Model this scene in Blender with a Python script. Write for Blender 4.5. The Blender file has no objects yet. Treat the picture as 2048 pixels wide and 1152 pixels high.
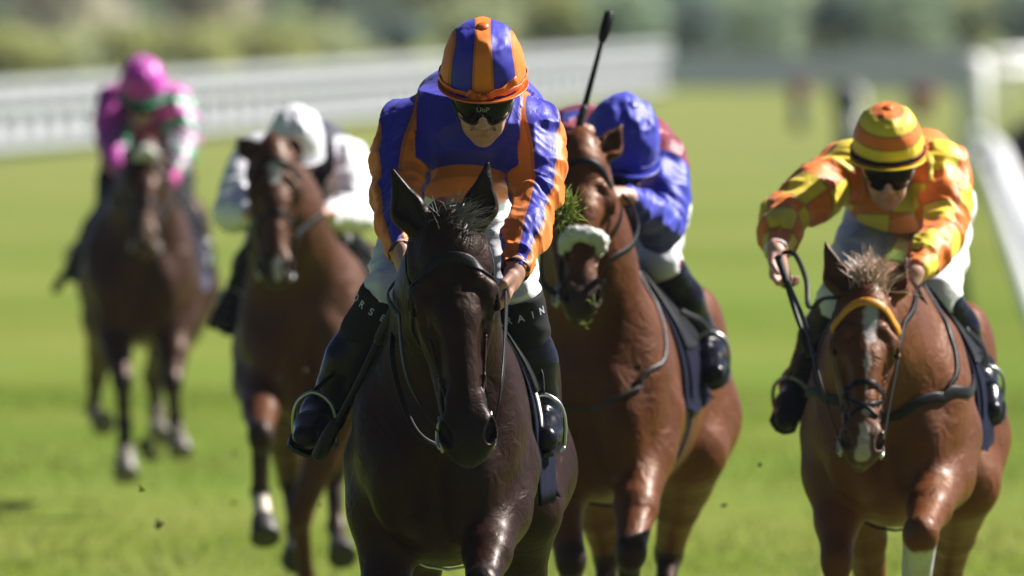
import bpy, math, random
import numpy as np
from mathutils import Vector, Matrix

random.seed(7)
RNG = np.random.default_rng(7)
SC = bpy.context.scene
COL = SC.collection

# ------------------------------------------------------------------ camera
FPX = 28000.0                 # focal length in pixels of the 2048 px wide photograph (long telephoto)
CAM_H = 2.6
HORIZON = -95.0               # the horizon lies above the top edge of the frame
cam = bpy.data.cameras.new('camera')
cam.sensor_width = 36.0
cam.lens = FPX / 2048.0 * 36.0
cam.clip_start = 0.5
cam.clip_end = 6000.0
cam.dof.use_dof = True
cam.dof.focus_distance = 39.55
cam.dof.aperture_fstop = 4.5
camo = bpy.data.objects.new('camera', cam)
COL.objects.link(camo)
camo.location = (0, 0, CAM_H)
camo.rotation_euler = (math.radians(90) - math.atan((576.0 - HORIZON) / FPX), 0, 0)
SC.camera = camo

# ------------------------------------------------------------------ light
SUN_EL, SUN_AZ = math.radians(42), math.radians(63)     # azimuth clockwise from +Y: from the right, slightly behind
SUN_DIR = Vector((math.sin(SUN_AZ) * math.cos(SUN_EL), math.cos(SUN_AZ) * math.cos(SUN_EL), math.sin(SUN_EL)))
world = bpy.data.worlds.new('World')
SC.world = world
world.use_nodes = True
wn = world.node_tree
wn.nodes.clear()
sky = wn.nodes.new('ShaderNodeTexSky')
sky.sky_type = 'NISHITA'
sky.sun_disc = False
sky.sun_elevation = SUN_EL
sky.sun_rotation = SUN_AZ
sky.air_density = 0.22
sky.dust_density = 0.3
bgn = wn.nodes.new('ShaderNodeBackground')
bgn.inputs['Strength'].default_value = 0.05
wo = wn.nodes.new('ShaderNodeOutputWorld')
wn.links.new(sky.outputs[0], bgn.inputs['Color'])
wn.links.new(bgn.outputs[0], wo.inputs['Surface'])
sunl = bpy.data.lights.new('sun', 'SUN')
sunl.energy = 5.0
sunl.angle = math.radians(0.53)
sunl.color = (1.0, 0.96, 0.9)
suno = bpy.data.objects.new('sun', sunl)
COL.objects.link(suno)
suno.rotation_euler = SUN_DIR.to_track_quat('Z', 'Y').to_euler()
SC.view_settings.view_transform = 'Standard'
SC.view_settings.look = 'None'
SC.view_settings.gamma = 1.0
SC.view_settings.exposure = 1.15
SC.render.engine = 'CYCLES'
SC.cycles.use_denoising = True
SC.cycles.max_bounces = 6
SC.cycles.diffuse_bounces = 1
SC.cycles.volume_bounces = 0


def P(px, py, d):
    """A photograph pixel at a distance d along the ground: the point in the world."""
    return np.array([(px - 1024.0) * d / FPX, d, CAM_H - (py - HORIZON) * d / FPX])


def nrm(v):
    v = np.asarray(v, float)
    return v / max(np.linalg.norm(v), 1e-9)


# ------------------------------------------------------------------ objects
ORG = {}


def tag(o, label, cat, group=None, kind=None):
    if label:
        o['label'] = label
    if cat:
        o['category'] = cat
    if group:
        o['group'] = group
    if kind:
        o['kind'] = kind
    return o


def thing(name, origin, label, cat, group=None):
    o = bpy.data.objects.new(name, None)
    o.empty_display_size = 0.2
    COL.objects.link(o)
    o.location = tuple(origin)
    ORG[o.name] = np.asarray(origin, float)
    tag(o, label, cat, group)
    return o


def mk(name, V, F, mat, parent=None, smooth=True, attrs=None, origin=None):
    """Link one mesh object; V is in world coordinates."""
    V = np.asarray(V, np.float64)
    if parent is not None:
        org = ORG[parent.name]
    else:
        org = np.asarray(origin, float) if origin is not None else np.array([V[:, 0].mean(), V[:, 1].mean(), V[:, 2].min()])
    me = bpy.data.meshes.new(name)
    Vl = (V - org).astype(np.float32)
    if isinstance(F, np.ndarray):
        n, k = F.shape
        me.vertices.add(len(Vl))
        me.vertices.foreach_set('co', Vl.ravel())
        me.loops.add(n * k)
        me.loops.foreach_set('vertex_index', F.astype(np.int32).ravel())
        me.polygons.add(n)
        me.polygons.foreach_set('loop_start', np.arange(0, n * k, k, dtype=np.int32))
        me.polygons.foreach_set('loop_total', np.full(n, k, np.int32))
        me.update(calc_edges=True)
    else:
        me.from_pydata([tuple(v) for v in Vl], [], [tuple(f) for f in F])
        me.update()
    me.polygons.foreach_set('use_smooth', np.full(len(me.polygons), bool(smooth)))
    for an, av in (attrs or {}).items():
        av = np.asarray(av, np.float32)
        if av.ndim == 1:
            a = me.attributes.new(an, 'FLOAT', 'POINT')
            a.data.foreach_set('value', av)
        else:
            a = me.attributes.new(an, 'FLOAT_COLOR', 'POINT')
            c = np.ones((len(av), 4), np.float32)
            c[:, :3] = av
            a.data.foreach_set('color', c.ravel())
    if mat is not None:
        me.materials.append(mat)
    o = bpy.data.objects.new(name, me)
    COL.objects.link(o)
    ORG[o.name] = org
    if parent is not None:
        o.parent = parent
    else:
        o.location = tuple(org)
    return o


class Geo:
    """Collects pieces of one mesh."""
    def __init__(s):
        s.V, s.F, s.n = [], [], 0

    def add(s, V, F):
        V = np.asarray(V, float)
        s.V.append(V)
        s.F += [tuple(int(i) + s.n for i in f) for f in F]
        s.n += len(V)

    def tube(s, pts, r, n=8, cap=True):
        pts = np.asarray(pts, float)
        m = len(pts)
        rr = np.broadcast_to(np.asarray(r, float), (m,))
        T = np.gradient(pts, axis=0)
        T /= np.maximum(np.linalg.norm(T, axis=1, keepdims=True), 1e-9)
        ref = np.array([0.13, 0.2, 0.97])
        if abs(T[0] @ ref) > .9:
            ref = np.array([1.0, .1, 0])
        N = nrm(np.cross(T[0], ref))
        V = []
        for i in range(m):
            N = nrm(N - (N @ T[i]) * T[i])
            B = np.cross(T[i], N)
            for k in range(n):
                a = 2 * math.pi * k / n
                V.append(pts[i] + rr[i] * (math.cos(a) * N + math.sin(a) * B))
        F = [(i * n + k, i * n + (k + 1) % n, (i + 1) * n + (k + 1) % n, (i + 1) * n + k) for i in range(m - 1) for k in range(n)]
        if cap:
            F.append(tuple(range(n))[::-1])
            F.append(tuple((m - 1) * n + k for k in range(n)))
        s.add(V, F)

    def ribbon(s, pts, N, w, t):
        """A flat strap of width w and thickness t; N is its outer normal at each point."""
        pts = np.asarray(pts, float)
        N = np.asarray(N, float)
        m = len(pts)
        ww = np.broadcast_to(np.asarray(w, float), (m,))
        T = np.gradient(pts, axis=0)
        T /= np.maximum(np.linalg.norm(T, axis=1, keepdims=True), 1e-9)
        V = []
        for i in range(m):
            B = nrm(np.cross(T[i], N[i]))
            n = nrm(np.cross(B, T[i]))
            for a, b in ((-.5, 0), (-.5, .7), (-.38, 1), (.38, 1), (.5, .7), (.5, 0)):
                V.append(pts[i] + B * ww[i] * a + n * t * b)
        k = 6
        F = [(i * k + j, i * k + (j + 1) % k, (i + 1) * k + (j + 1) % k, (i + 1) * k + j) for i in range(m - 1) for j in range(k)]
        F.append(tuple(range(k))[::-1])
        F.append(tuple((m - 1) * k + j for j in range(k)))
        s.add(V, F)

    def torus(s, c, ax, R, r, n=20, k=8, squash=None):
        ax = nrm(ax)
        u = nrm(np.cross(ax, [0.2, .3, .9]))
        v = np.cross(ax, u)
        V, F = [], []
        for i in range(n):
            a = 2 * math.pi * i / n
            d = math.cos(a) * u + math.sin(a) * v
            for j in range(k):
                b = 2 * math.pi * j / k
                V.append(np.asarray(c) + d * (R + r * math.cos(b)) + ax * r * math.sin(b))
        for i in range(n):
            for j in range(k):
                F.append((i * k + j, ((i + 1) % n) * k + j, ((i + 1) % n) * k + (j + 1) % k, i * k + (j + 1) % k))
        s.add(V, F)

    def ell(s, c, r, R=None, n=14, m=10):
        V, F = [], []
        R = np.eye(3) if R is None else np.asarray(R)
        for i in range(m + 1):
            p = math.pi * i / m
            for j in range(n):
                a = 2 * math.pi * j / n
                q = np.array([math.sin(p) * math.cos(a), math.sin(p) * math.sin(a), math.cos(p)]) * r
                V.append(np.asarray(c) + q @ R)
        for i in range(m):
            for j in range(n):
                F.append((i * n + j, i * n + (j + 1) % n, (i + 1) * n + (j + 1) % n, (i + 1) * n + j))
        s.add(V, F)

    def box(s, c, h, R=None):
        R = np.eye(3) if R is None else np.asarray(R)
        V = [np.asarray(c) + (np.array([x, y, z]) * h) @ R for x in (-1, 1) for y in (-1, 1) for z in (-1, 1)]
        s.add(V, [(0, 1, 3, 2), (4, 6, 7, 5), (0, 4, 5, 1), (2, 3, 7, 6), (0, 2, 6, 4), (1, 5, 7, 3)])

    def build(s, name, mat, parent=None, smooth=True, origin=None):
        return mk(name, np.concatenate(s.V), s.F, mat, parent, smooth, None, origin)


def catmull(pts, n):
    pts = [np.asarray(p, float) for p in pts]
    q = [2 * pts[0] - pts[1]] + pts + [2 * pts[-1] - pts[-2]]
    out = []
    m = len(pts) - 1
    for i in range(n):
        f = i / (n - 1) * m
        k = min(int(f), m - 1)
        t = f - k
        a, b, c, d = q[k], q[k + 1], q[k + 2], q[k + 3]
        out.append(.5 * (2 * b + (c - a) * t + (2 * a - 5 * b + 4 * c - d) * t * t + (3 * b - a - 3 * c + d) * t ** 3))
    return np.array(out)


# ------------------------------------------------------------------ noise
def vnoise(p, seed=0):
    """Smooth value noise in -1..1 at the points p (N, 3)."""
    p = np.asarray(p, np.float64)
    i = np.floor(p).astype(np.int64)
    f = p - i
    f = f * f * (3 - 2 * f)

    def h(x, y, z):
        n = (x * 374761393 + y * 668265263 + z * 2147483647 + seed * 1274126177) & 0xffffffff
        n = ((n ^ (n >> 13)) * 1274126177) & 0xffffffff
        n = n ^ (n >> 16)
        return (n & 0xffff) / 32767.5 - 1.0
    r = 0
    for a in (0, 1):
        for b in (0, 1):
            for c in (0, 1):
                w = (f[:, 0] if a else 1 - f[:, 0]) * (f[:, 1] if b else 1 - f[:, 1]) * (f[:, 2] if c else 1 - f[:, 2])
                r = r + w * h(i[:, 0] + a, i[:, 1] + b, i[:, 2] + c)
    return r


def fbm(p, o=3, seed=0):
    r, a = 0, 1.0
    for k in range(o):
        r = r + a * vnoise(np.asarray(p) * 2 ** k, seed + k)
        a *= .5
    return r


# ------------------------------------------------------------------ implicit surfaces
class Field:
    """A body as a smooth union of tapered limbs and ellipsoids, turned into ONE mesh."""
    def __init__(s):
        s.p = []

    def cone(s, a, b, ra, rb, k=.03, flat=None, sub=False):
        a, b = np.asarray(a, float), np.asarray(b, float)
        if flat is not None:
            flat = (nrm(flat[0]), float(flat[1]))
        s.p.append(('c', a, b, ra, rb, k, flat, sub))
        return s

    def chain(s, pts, rs, k=.03, flat=None):
        for i in range(len(pts) - 1):
            s.cone(pts[i], pts[i + 1], rs[i], rs[i + 1], k, flat)

    def ell(s, c, r, R=None, k=.03, sub=False):
        s.p.append(('e', np.asarray(c, float), np.asarray(r, float), np.eye(3) if R is None else np.asarray(R, float), k, sub))
        return s

    @staticmethod
    def _box(p):
        if p[0] == 'c':
            f = max(1, p[6][1]) if p[6] else 1
            r = max(p[3], p[4]) * f
            lo, hi = np.minimum(p[1], p[2]) - r, np.maximum(p[1], p[2]) + r
            return lo, hi, p[5]
        e = np.sqrt(((p[3] * p[2][:, None]) ** 2).sum(0))
        return p[1] - e, p[1] + e, p[4]

    @staticmethod
    def _ev(p, X, Y, Z):
        if p[0] == 'c':
            _, a, b, ra, rb, k, flat, sub = p
            px, py, pz = X - a[0], Y - a[1], Z - a[2]
            ba = b - a
            m = 1.0
            if flat:
                ax, f = flat
                g = (1 / f - 1)
                c = px * ax[0] + py * ax[1] + pz * ax[2]
                px, py, pz = px + ax[0] * c * g, py + ax[1] * c * g, pz + ax[2] * c * g
                ba = ba + ax * (ba @ ax) * g
                m = min(f, 1.0)
            t = np.clip((px * ba[0] + py * ba[1] + pz * ba[2]) / max(ba @ ba, 1e-9), 0, 1)
            d = np.sqrt((px - t * ba[0]) ** 2 + (py - t * ba[1]) ** 2 + (pz - t * ba[2]) ** 2) - (ra + t * (rb - ra))
            return d * m
        _, c, r, R, k, sub = p
        x, y, z = X - c[0], Y - c[1], Z - c[2]
        u = x * R[0, 0] + y * R[0, 1] + z * R[0, 2]
        v = x * R[1, 0] + y * R[1, 1] + z * R[1, 2]
        w = x * R[2, 0] + y * R[2, 1] + z * R[2, 2]
        k0 = np.sqrt((u / r[0]) ** 2 + (v / r[1]) ** 2 + (w / r[2]) ** 2)
        k1 = np.sqrt((u / r[0] ** 2) ** 2 + (v / r[1] ** 2) ** 2 + (w / r[2] ** 2) ** 2)
        return k0 * (k0 - 1) / np.maximum(k1, 1e-6)

    @staticmethod
    def _mix(D, d, k, sub):
        if sub:
            h = np.maximum(k - np.abs(D + d), 0) / k
            return np.maximum(D, -d) + h * h * k * .25
        h = np.maximum(k - np.abs(D - d), 0) / k
        return np.minimum(D, d) - h * h * k * .25

    def at(s, Q):
        Q = np.asarray(Q, float)
        D = np.full(len(Q), 10.0)
        for p in s.p:
            k, sub = (p[5], p[7]) if p[0] == 'c' else (p[4], p[5])
            D = s._mix(D, s._ev(p, Q[:, 0], Q[:, 1], Q[:, 2]), k, sub)
        return D

    def grad(s, Q, e=.004):
        G = np.zeros_like(Q)
        for i in range(3):
            d = np.zeros(3)
            d[i] = e
            G[:, i] = s.at(Q + d) - s.at(Q - d)
        return G / np.maximum(np.linalg.norm(G, axis=1, keepdims=True), 1e-9)

    def project(s, Q, off=.004, it=5):
        Q = np.array(Q, float)
        for _ in range(it):
            g = s.grad(Q)
            Q = Q - g * (s.at(Q) - off)[:, None] * .85
        return Q, s.grad(Q)

    def mesh(s, h, dense=None, lim=None):
        """dense: list of (lo, hi, step) boxes in which the grid lines lie closer together."""
        bs = [s._box(p) for p in s.p if not (p[7] if p[0] == 'c' else p[5])]
        lo = np.min([b[0] for b in bs], 0) - 3 * h
        hi = np.max([b[1] for b in bs], 0) + 3 * h
        axes = []
        for i in range(3):
            x, out = lo[i], []
            while x < hi[i]:
                out.append(x)
                st = h
                for (dl, dh, ds) in dense or []:
                    if dl[i] <= x <= dh[i]:
                        st = min(st, ds)
                x += st
            axes.append(np.array(out))
        xs, ys, zs = axes
        D = np.full((len(xs), len(ys), len(zs)), 1.0, np.float32)
        for p in s.p:
            k, sub = (p[5], p[7]) if p[0] == 'c' else (p[4], p[5])
            l, u, _ = s._box(p)
            m = k + 2.5 * h
            sl = []
            for i in range(3):
                a = np.searchsorted(axes[i], l[i] - m)
                b = np.searchsorted(axes[i], u[i] + m)
                sl.append(slice(a, b))
            if any(q.stop <= q.start for q in sl):
                continue
            d = s._ev(p, xs[sl[0]].astype(np.float32)[:, None, None], ys[sl[1]].astype(np.float32)[None, :, None], zs[sl[2]].astype(np.float32)[None, None, :])
            D[tuple(sl)] = s._mix(D[tuple(sl)], d, k, sub)
        return nets(D, xs, ys, zs)


def nets(D, xs, ys, zs):
    """Surface nets on a rectilinear grid."""
    S = D < 0
    sh = [slice(None, -1), slice(1, None)]
    cnt = np.zeros(tuple(n - 1 for n in D.shape), np.int8)
    for a in (0, 1):
        for b in (0, 1):
            for c in (0, 1):
                cnt += S[sh[a], sh[b], sh[c]]
    act = (cnt > 0) & (cnt < 8)
    I, J, K = np.nonzero(act)
    idx = np.full(act.shape, -1, np.int64)
    idx[I, J, K] = np.arange(len(I))
    acc = np.zeros((len(I), 3))
    nn = np.zeros(len(I))
    for ax in range(3):
        o = [a for a in range(3) if a != ax]
        for u in (0, 1):
            for v in (0, 1):
                c1 = [0, 0, 0]
                c1[o[0]], c1[o[1]] = u, v
                c2 = list(c1)
                c2[ax] = 1
                i1 = (I + c1[0], J + c1[1], K + c1[2])
                i2 = (I + c2[0], J + c2[1], K + c2[2])
                d1, d2 = D[i1].astype(float), D[i2].astype(float)
                m = (d1 < 0) != (d2 < 0)
                t = np.where(m, d1 / np.where(m, d1 - d2, 1), 0)
                p1 = np.stack([xs[i1[0]], ys[i1[1]], zs[i1[2]]], 1)
                p2 = np.stack([xs[i2[0]], ys[i2[1]], zs[i2[2]]], 1)
                acc += np.where(m[:, None], p1 + (p2 - p1) * t[:, None], 0)
                nn += m
    V = acc / np.maximum(nn, 1)[:, None]
    Fs = []
    for ax in range(3):
        o = [(ax + 1) % 3, (ax + 2) % 3]
        n = list(D.shape)
        a = [slice(None)] * 3
        b = [slice(None)] * 3
        a[ax], b[ax] = slice(None, -1), slice(1, None)
        for q in o:
            a[q] = slice(1, -1)
            b[q] = slice(1, -1)
        s1, s2 = S[tuple(a)], S[tuple(b)]
        E = np.nonzero(s1 != s2)
        pos = s1[E]
        base = [E[0].copy(), E[1].copy(), E[2].copy()]
        for q in o:
            base[q] = base[q] + 1

        def cell(du, dv):
            c = [base[0], base[1], base[2]]
            c = list(c)
            c[o[0]] = c[o[0]] - du
            c[o[1]] = c[o[1]] - dv
            return idx[c[0], c[1], c[2]]
        q = np.stack([cell(1, 1), cell(0, 1), cell(0, 0), cell(1, 0)], 1)
        q[~pos] = q[~pos][:, ::-1]
        Fs.append(q)
    F = np.concatenate(Fs)
    return V, F


def vnormals(V, F):
    n = np.cross(V[F[:, 2]] - V[F[:, 0]], V[F[:, 3]] - V[F[:, 1]])
    N = np.zeros_like(V)
    for k in range(4):
        for i in range(3):
            N[:, i] += np.bincount(F[:, k], n[:, i], len(V))
    return N / np.maximum(np.linalg.norm(N, axis=1, keepdims=True), 1e-12)


def seg(Q, a, b):
    """Distance to a segment and the position along it."""
    a, b = np.asarray(a, float), np.asarray(b, float)
    ba = b - a
    t = np.clip(((Q - a) @ ba) / max(ba @ ba, 1e-9), 0, 1)
    return np.linalg.norm(Q - a - t[:, None] * ba, axis=1), t


def sstep(x, a, b):
    t = np.clip((x - a) / (b - a), 0, 1)
    return t * t * (3 - 2 * t)


# ------------------------------------------------------------------ materials
class Mat:
    def __init__(s, name, rough=.5, spec=.5, metal=0.0, sheen=0.0, coat=0.0):
        s.m = bpy.data.materials.new(name)
        s.m.use_nodes = True
        s.t = s.m.node_tree
        s.b = s.t.nodes['Principled BSDF']
        s.b.inputs['Roughness'].default_value = rough
        s.b.inputs['Specular IOR Level'].default_value = spec
        s.b.inputs['Metallic'].default_value = metal
        s.b.inputs['Sheen Weight'].default_value = sheen
        s.b.inputs['Coat Weight'].default_value = coat

    def n(s, kind, **kw):
        x = s.t.nodes.new('ShaderNode' + kind)
        for k, v in kw.items():
            if k in x.inputs:
                x.inputs[k].default_value = v
            else:
                setattr(x, k, v)
        return x

    def l(s, a, b):
        s.t.links.new(a, b)

    def coords(s):
        return s.n('TexCoord').outputs['Object']

    def noise(s, scale, detail=3, rough=.55, dist=0.0, vec=None, stretch=None):
        x = s.n('TexNoise', Scale=scale, Detail=detail, Roughness=rough, Distortion=dist)
        v = vec if vec is not None else s.coords()
        if stretch:
            mp = s.n('Mapping')
            mp.inputs['Scale'].default_value = stretch
            s.l(v, mp.inputs['Vector'])
            v = mp.outputs[0]
        s.l(v, x.inputs['Vector'])
        return x.outputs['Fac']

    def math(s, op, a, b=None, c=None):
        x = s.n('Math', operation=op)
        for i, q in enumerate((a, b, c)):
            if q is None:
                continue
            if isinstance(q, (int, float)):
                x.inputs[i].default_value = q
            else:
                s.l(q, x.inputs[i])
        return x.outputs[0]

    def ramp(s, fac, lo, hi, a=0.0, b=1.0):
        x = s.n('MapRange', interpolation_type='SMOOTHSTEP')
        s.l(fac, x.inputs[0])
        for i, v in enumerate((lo, hi, a, b)):
            x.inputs[i + 1].default_value = v
        return x.outputs[0]

    def mix(s, fac, a, b, mode='MIX'):
        x = s.n('Mix', data_type='RGBA', blend_type=mode)
        if isinstance(fac, (int, float)):
            x.inputs[0].default_value = fac
        else:
            s.l(fac, x.inputs[0])
        for i, q in ((6, a), (7, b)):
            if isinstance(q, (tuple, list)):
                x.inputs[i].default_value = tuple(q)[:3] + (1,)
            else:
                s.l(q, x.inputs[i])
        return x.outputs[2]

    def attr(s, name, out='Color'):
        return s.n('Attribute', attribute_name=name).outputs[out]

    def color(s, c):
        if isinstance(c, (tuple, list)):
            s.b.inputs['Base Color'].default_value = tuple(c)[:3] + (1,)
        else:
            s.l(c, s.b.inputs['Base Color'])
        return s

    def bump(s, h, strength=.3, dist=.01, prev=None):
        x = s.n('Bump', Strength=strength, Distance=dist)
        s.l(h, x.inputs['Height'])
        if prev is not None:
            s.l(prev, x.inputs['Normal'])
        s.l(x.outputs[0], s.b.inputs['Normal'])
        return x.outputs[0]


def m_plain(name, c, rough=.5, spec=.5, metal=0, var=.25, scale=30, bump=.0, sheen=0, coat=0):
    m = Mat(name, rough, spec, metal, sheen, coat)
    f = m.noise(scale)
    m.color(m.mix(f, tuple(x * (1 - var) for x in c), tuple(min(1, x * (1 + var)) for x in c)))
    if bump:
        m.bump(m.noise(scale * 4), bump, .004)
    return m.m


def m_coat(name, rough=.42, spec=.22, tint=(1, .55, .32), gloss=.13):
    """Horse hair: colour from the mesh, fine hair and muscle relief."""
    m = Mat(name, rough, spec, 0, .0)
    c = m.attr('coat')
    m.b.inputs['Coat Weight'].default_value = gloss
    m.b.inputs['Coat Roughness'].default_value = .33
    m.b.inputs['Coat Tint'].default_value = (1, .86, .72, 1)
    m.b.inputs['Specular Tint'].default_value = tuple(tint) + (1,)
    v = m.noise(9, 4)
    c = m.mix(m.ramp(v, .3, .7, 0, .45), c, m.mix(1.0, c, (.55, .5, .48), 'MULTIPLY'))
    h = m.noise(420, 2, stretch=(1, 1, .18))
    c = m.mix(m.ramp(h, .35, .75, 0, .35), c, m.mix(1.0, c, (1.5, 1.4, 1.3), 'MULTIPLY'))
    m.color(c)
    n1 = m.bump(m.noise(15, 4, dist=1.1), .45, .022)
    m.bump(h, .25, .0015, n1)
    m.l(m.ramp(v, .2, .8, rough - .06, rough + .12), m.b.inputs['Roughness'])
    return m.m


def m_silk(name, a, b, rough=.36, spec=.5, wr=.5):
    """Racing silk in two colours split by the sign of the mesh attribute 'mask', creased."""
    m = Mat(name, rough, spec, 0, .10)
    k = m.attr('mask', 'Fac')
    f = m.math('GREATER_THAN', k, 0.0)
    c = m.mix(f, a, b)
    v = m.noise(14, 4)
    c = m.mix(m.ramp(v, .3, .7, 0, .22), c, m.mix(1.0, c, (.6, .6, .65), 'MULTIPLY'))
    edge = m.math('LESS_THAN', m.math('ABSOLUTE', k), .035)
    c = m.mix(m.math('MULTIPLY', edge, .35), c, (.01, .01, .02))
    m.color(c)
    n1 = m.bump(m.noise(10, 2, dist=1.5, stretch=(1.6, 1.6, .7)), wr * .45, .02)
    n2 = m.bump(m.noise(60, 2, dist=.6, stretch=(.5, .5, 1.5)), wr * .14, .006, n1)
    return m.m


M_BLACK = m_plain('black_leather', (.008, .008, .009), .42, .14, var=.3, scale=40, bump=.15)
M_BOOT = m_plain('polished_boot_leather', (.005, .0055, .010), .24, .18, var=.2, scale=25, bump=.10)
M_KNIT = m_plain('black_knit', (.009, .009, .011), .8, .2, var=.3, scale=120, bump=.2)
M_TACK = m_plain('dark_brown_leather', (.022, .014, .01), .4, .5, var=.35, scale=50, bump=.15)
M_STEEL = m_plain('polished_steel', (.42, .42, .44), .30, .5, .75, var=.08, scale=20)
M_NAVY = m_plain('navy_cloth', (.012, .018, .075), .75, .25, var=.25, scale=40, bump=.2, sheen=.2)
M_NAVYDARK = m_plain('dark_navy_cloth', (.006, .0075, .022), .85, .06, var=.25, scale=40, bump=.2)
M_WHITE = m_plain('white_breeches_cloth', (.74, .74, .77), .6, .3, var=.06, scale=15, bump=.3)
M_FLEECE = m_plain('white_sheepskin', (.72, .71, .68), .95, .1, var=.15, scale=90, bump=1.0)
M_EYE = m_plain('dark_eye', (.006, .004, .003), .06, .7, var=.1)
M_LENS = m_plain('black_lens', (.003, .003, .0035), .14, .12, var=.1)
M_FRAME = m_plain('black_rubber', (.008, .008, .009), .45, .4, var=.2)
M_HAIRDARK = m_plain('dark_horse_hair', (.014, .011, .01), .32, .6, var=.5, scale=60)
M_HAIRGREY = m_plain('silver_lit_horse_hair', (.13, .12, .115), .32, .6, var=.5, scale=60)  # pale tone paints the sunlit highlights of a dark forelock
M_HAIRFLAX = m_plain('flaxen_horse_hair', (.55, .37, .26), .45, .5, var=.4, scale=60)
M_HAIRBROWN = m_plain('brown_horse_hair', (.05, .027, .016), .4, .5, var=.5, scale=60)
M_HOOFD = m_plain('dark_hoof_horn', (.035, .03, .027), .5, .4, var=.4, scale=40)
M_HOOFP = m_plain('pale_hoof_horn', (.45, .38, .29), .5, .4, var=.25, scale=40)
M_LETTER = m_plain('pale_thread', (.55, .57, .68), .7, .2, var=.05)
M_RUBBER = m_plain('grip_rubber', (.010, .010, .011), .6, .3, var=.3, scale=80, bump=.5)

# ================================================================== THE SETTING
def build_ground():
    m = Mat('turf', .95, .05)
    co = m.coords()
    big = m.noise(.09, 3, vec=co)
    mid = m.noise(.9, 4, vec=co, stretch=(1, .35, 1))
    fine = m.noise(9, 4, vec=co)
    sep = m.n('SeparateXYZ')
    m.l(co, sep.inputs[0])
    # mown bands run across the track, a little askew
    s = m.math('SINE', m.math('MULTIPLY_ADD', sep.outputs[1], .30, m.math('MULTIPLY', sep.outputs[0], .12)))
    band = m.ramp(s, -.35, .35)
    c = m.mix(band, (.122, .166, .016), (.155, .195, .030))
    c = m.mix(m.ramp(mid, .3, .72), c, m.mix(.75, c, (.185, .205, .045)))
    c = m.mix(m.ramp(big, .35, .7, 0, .9), c, m.mix(1.0, c, (.72, .92, .6), 'MULTIPLY'))
    c = m.mix(m.ramp(fine, .35, .75, 0, .55), c, m.mix(1.0, c, (.55, .62, .45), 'MULTIPLY'))
    # the far turf beyond the finish is paler
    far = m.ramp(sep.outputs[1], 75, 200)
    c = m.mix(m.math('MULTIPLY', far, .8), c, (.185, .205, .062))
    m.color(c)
    m.bump(fine, .6, .05)
    V, F = [], []
    xs = [-2500, -60, -30, -15, -8, -4, 0, 4, 8, 15, 30, 60, 2500]
    ys = [-400, 0, 20, 30] + list(range(36, 100, 2)) + [110, 130, 160, 200, 250, 300, 380, 500, 900, 2000, 5000]
    for y in ys:
        for x in xs:
            V.append((x, y, 0.0 if y < 36 or y > 96 or abs(x) > 20 else .012 * math.sin(x * 1.7 + y * .6)))
    nx = len(xs)
    for j in range(len(ys) - 1):
        for i in range(nx - 1):
            F.append((j * nx + i, j * nx + i + 1, (j + 1) * nx + i + 1, (j + 1) * nx + i))
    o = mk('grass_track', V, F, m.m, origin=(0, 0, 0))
    tag(o, None, None, kind='structure')
    # standing grass blades on the track, too many to count
    n = 60000
    rx = RNG.uniform(-5.5, 6.5, n)
    ry = RNG.uniform(37, 84, n)
    a = RNG.uniform(0, 6.283, n)
    h = RNG.uniform(.015, .045, n)
    w = RNG.uniform(.004, .010, n)
    lean = RNG.normal(0, .025, (n, 2))
    V = np.zeros((n, 3, 3))
    V[:, 0] = np.stack([rx - w * np.cos(a), ry - w * np.sin(a), np.full(n, -.012)], 1)
    V[:, 1] = np.stack([rx + w * np.cos(a), ry + w * np.sin(a), np.full(n, -.012)], 1)
    V[:, 2] = np.stack([rx + lean[:, 0], ry + lean[:, 1], h], 1)
    gm = Mat('grass_blade', .6, .3)
    c = gm.mix(gm.noise(3, 3), (.125, .170, .018), (.180, .216, .038))
    gm.color(c)
    tr = gm.n('BsdfTranslucent')
    gm.l(c, tr.inputs['Color'])
    mx = gm.n('MixShader')
    mx.inputs[0].default_value = .5
    gm.l(gm.b.outputs[0], mx.inputs[1])
    gm.l(tr.outputs[0], mx.inputs[2])
    gm.l(mx.outputs[0], gm.t.nodes['Material Output'].inputs['Surface'])
    o = mk('grass', V.reshape(-1, 3), np.arange(n * 3).reshape(-1, 3), gm.m, origin=(0, 0, 0), smooth=False)
    tag(o, 'short green turf growing on the racetrack', 'grass', kind='stuff')


def leaf_cloud(blobs, n, size, seed):
    """Leaf-sized faces spread through the given ellipsoids, thickest near their skins."""
    r = np.random.default_rng(seed)
    blobs = np.array(blobs, float)
    w = blobs[:, 3] * blobs[:, 4] * blobs[:, 5]
    pick = r.choice(len(blobs), n, p=w / w.sum())
    d = r.normal(size=(n, 3))
    d /= np.linalg.norm(d, axis=1, keepdims=True)
    rad = r.uniform(.45, 1.06, n) ** .6
    c = blobs[pick, :3] + d * blobs[pick, 3:6] * rad[:, None]
    nn = d * .6 + r.normal(0, .5, (n, 3)) + np.array([.35, .1, .8])
    nn /= np.linalg.norm(nn, axis=1, keepdims=True)
    u = np.cross(nn, r.normal(size=(n, 3)))
    u /= np.linalg.norm(u, axis=1, keepdims=True)
    v = np.cross(nn, u)
    s = size * r.uniform(.6, 1.4, n)[:, None]
    V = np.stack([c - u * s * .5, c + v * s * .28 + nn * s * .06, c + u * s * .5, c - v * s * .28 + nn * s * .06], 1)
    return V.reshape(-1, 3), np.arange(n * 4).reshape(-1, 4)


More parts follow.
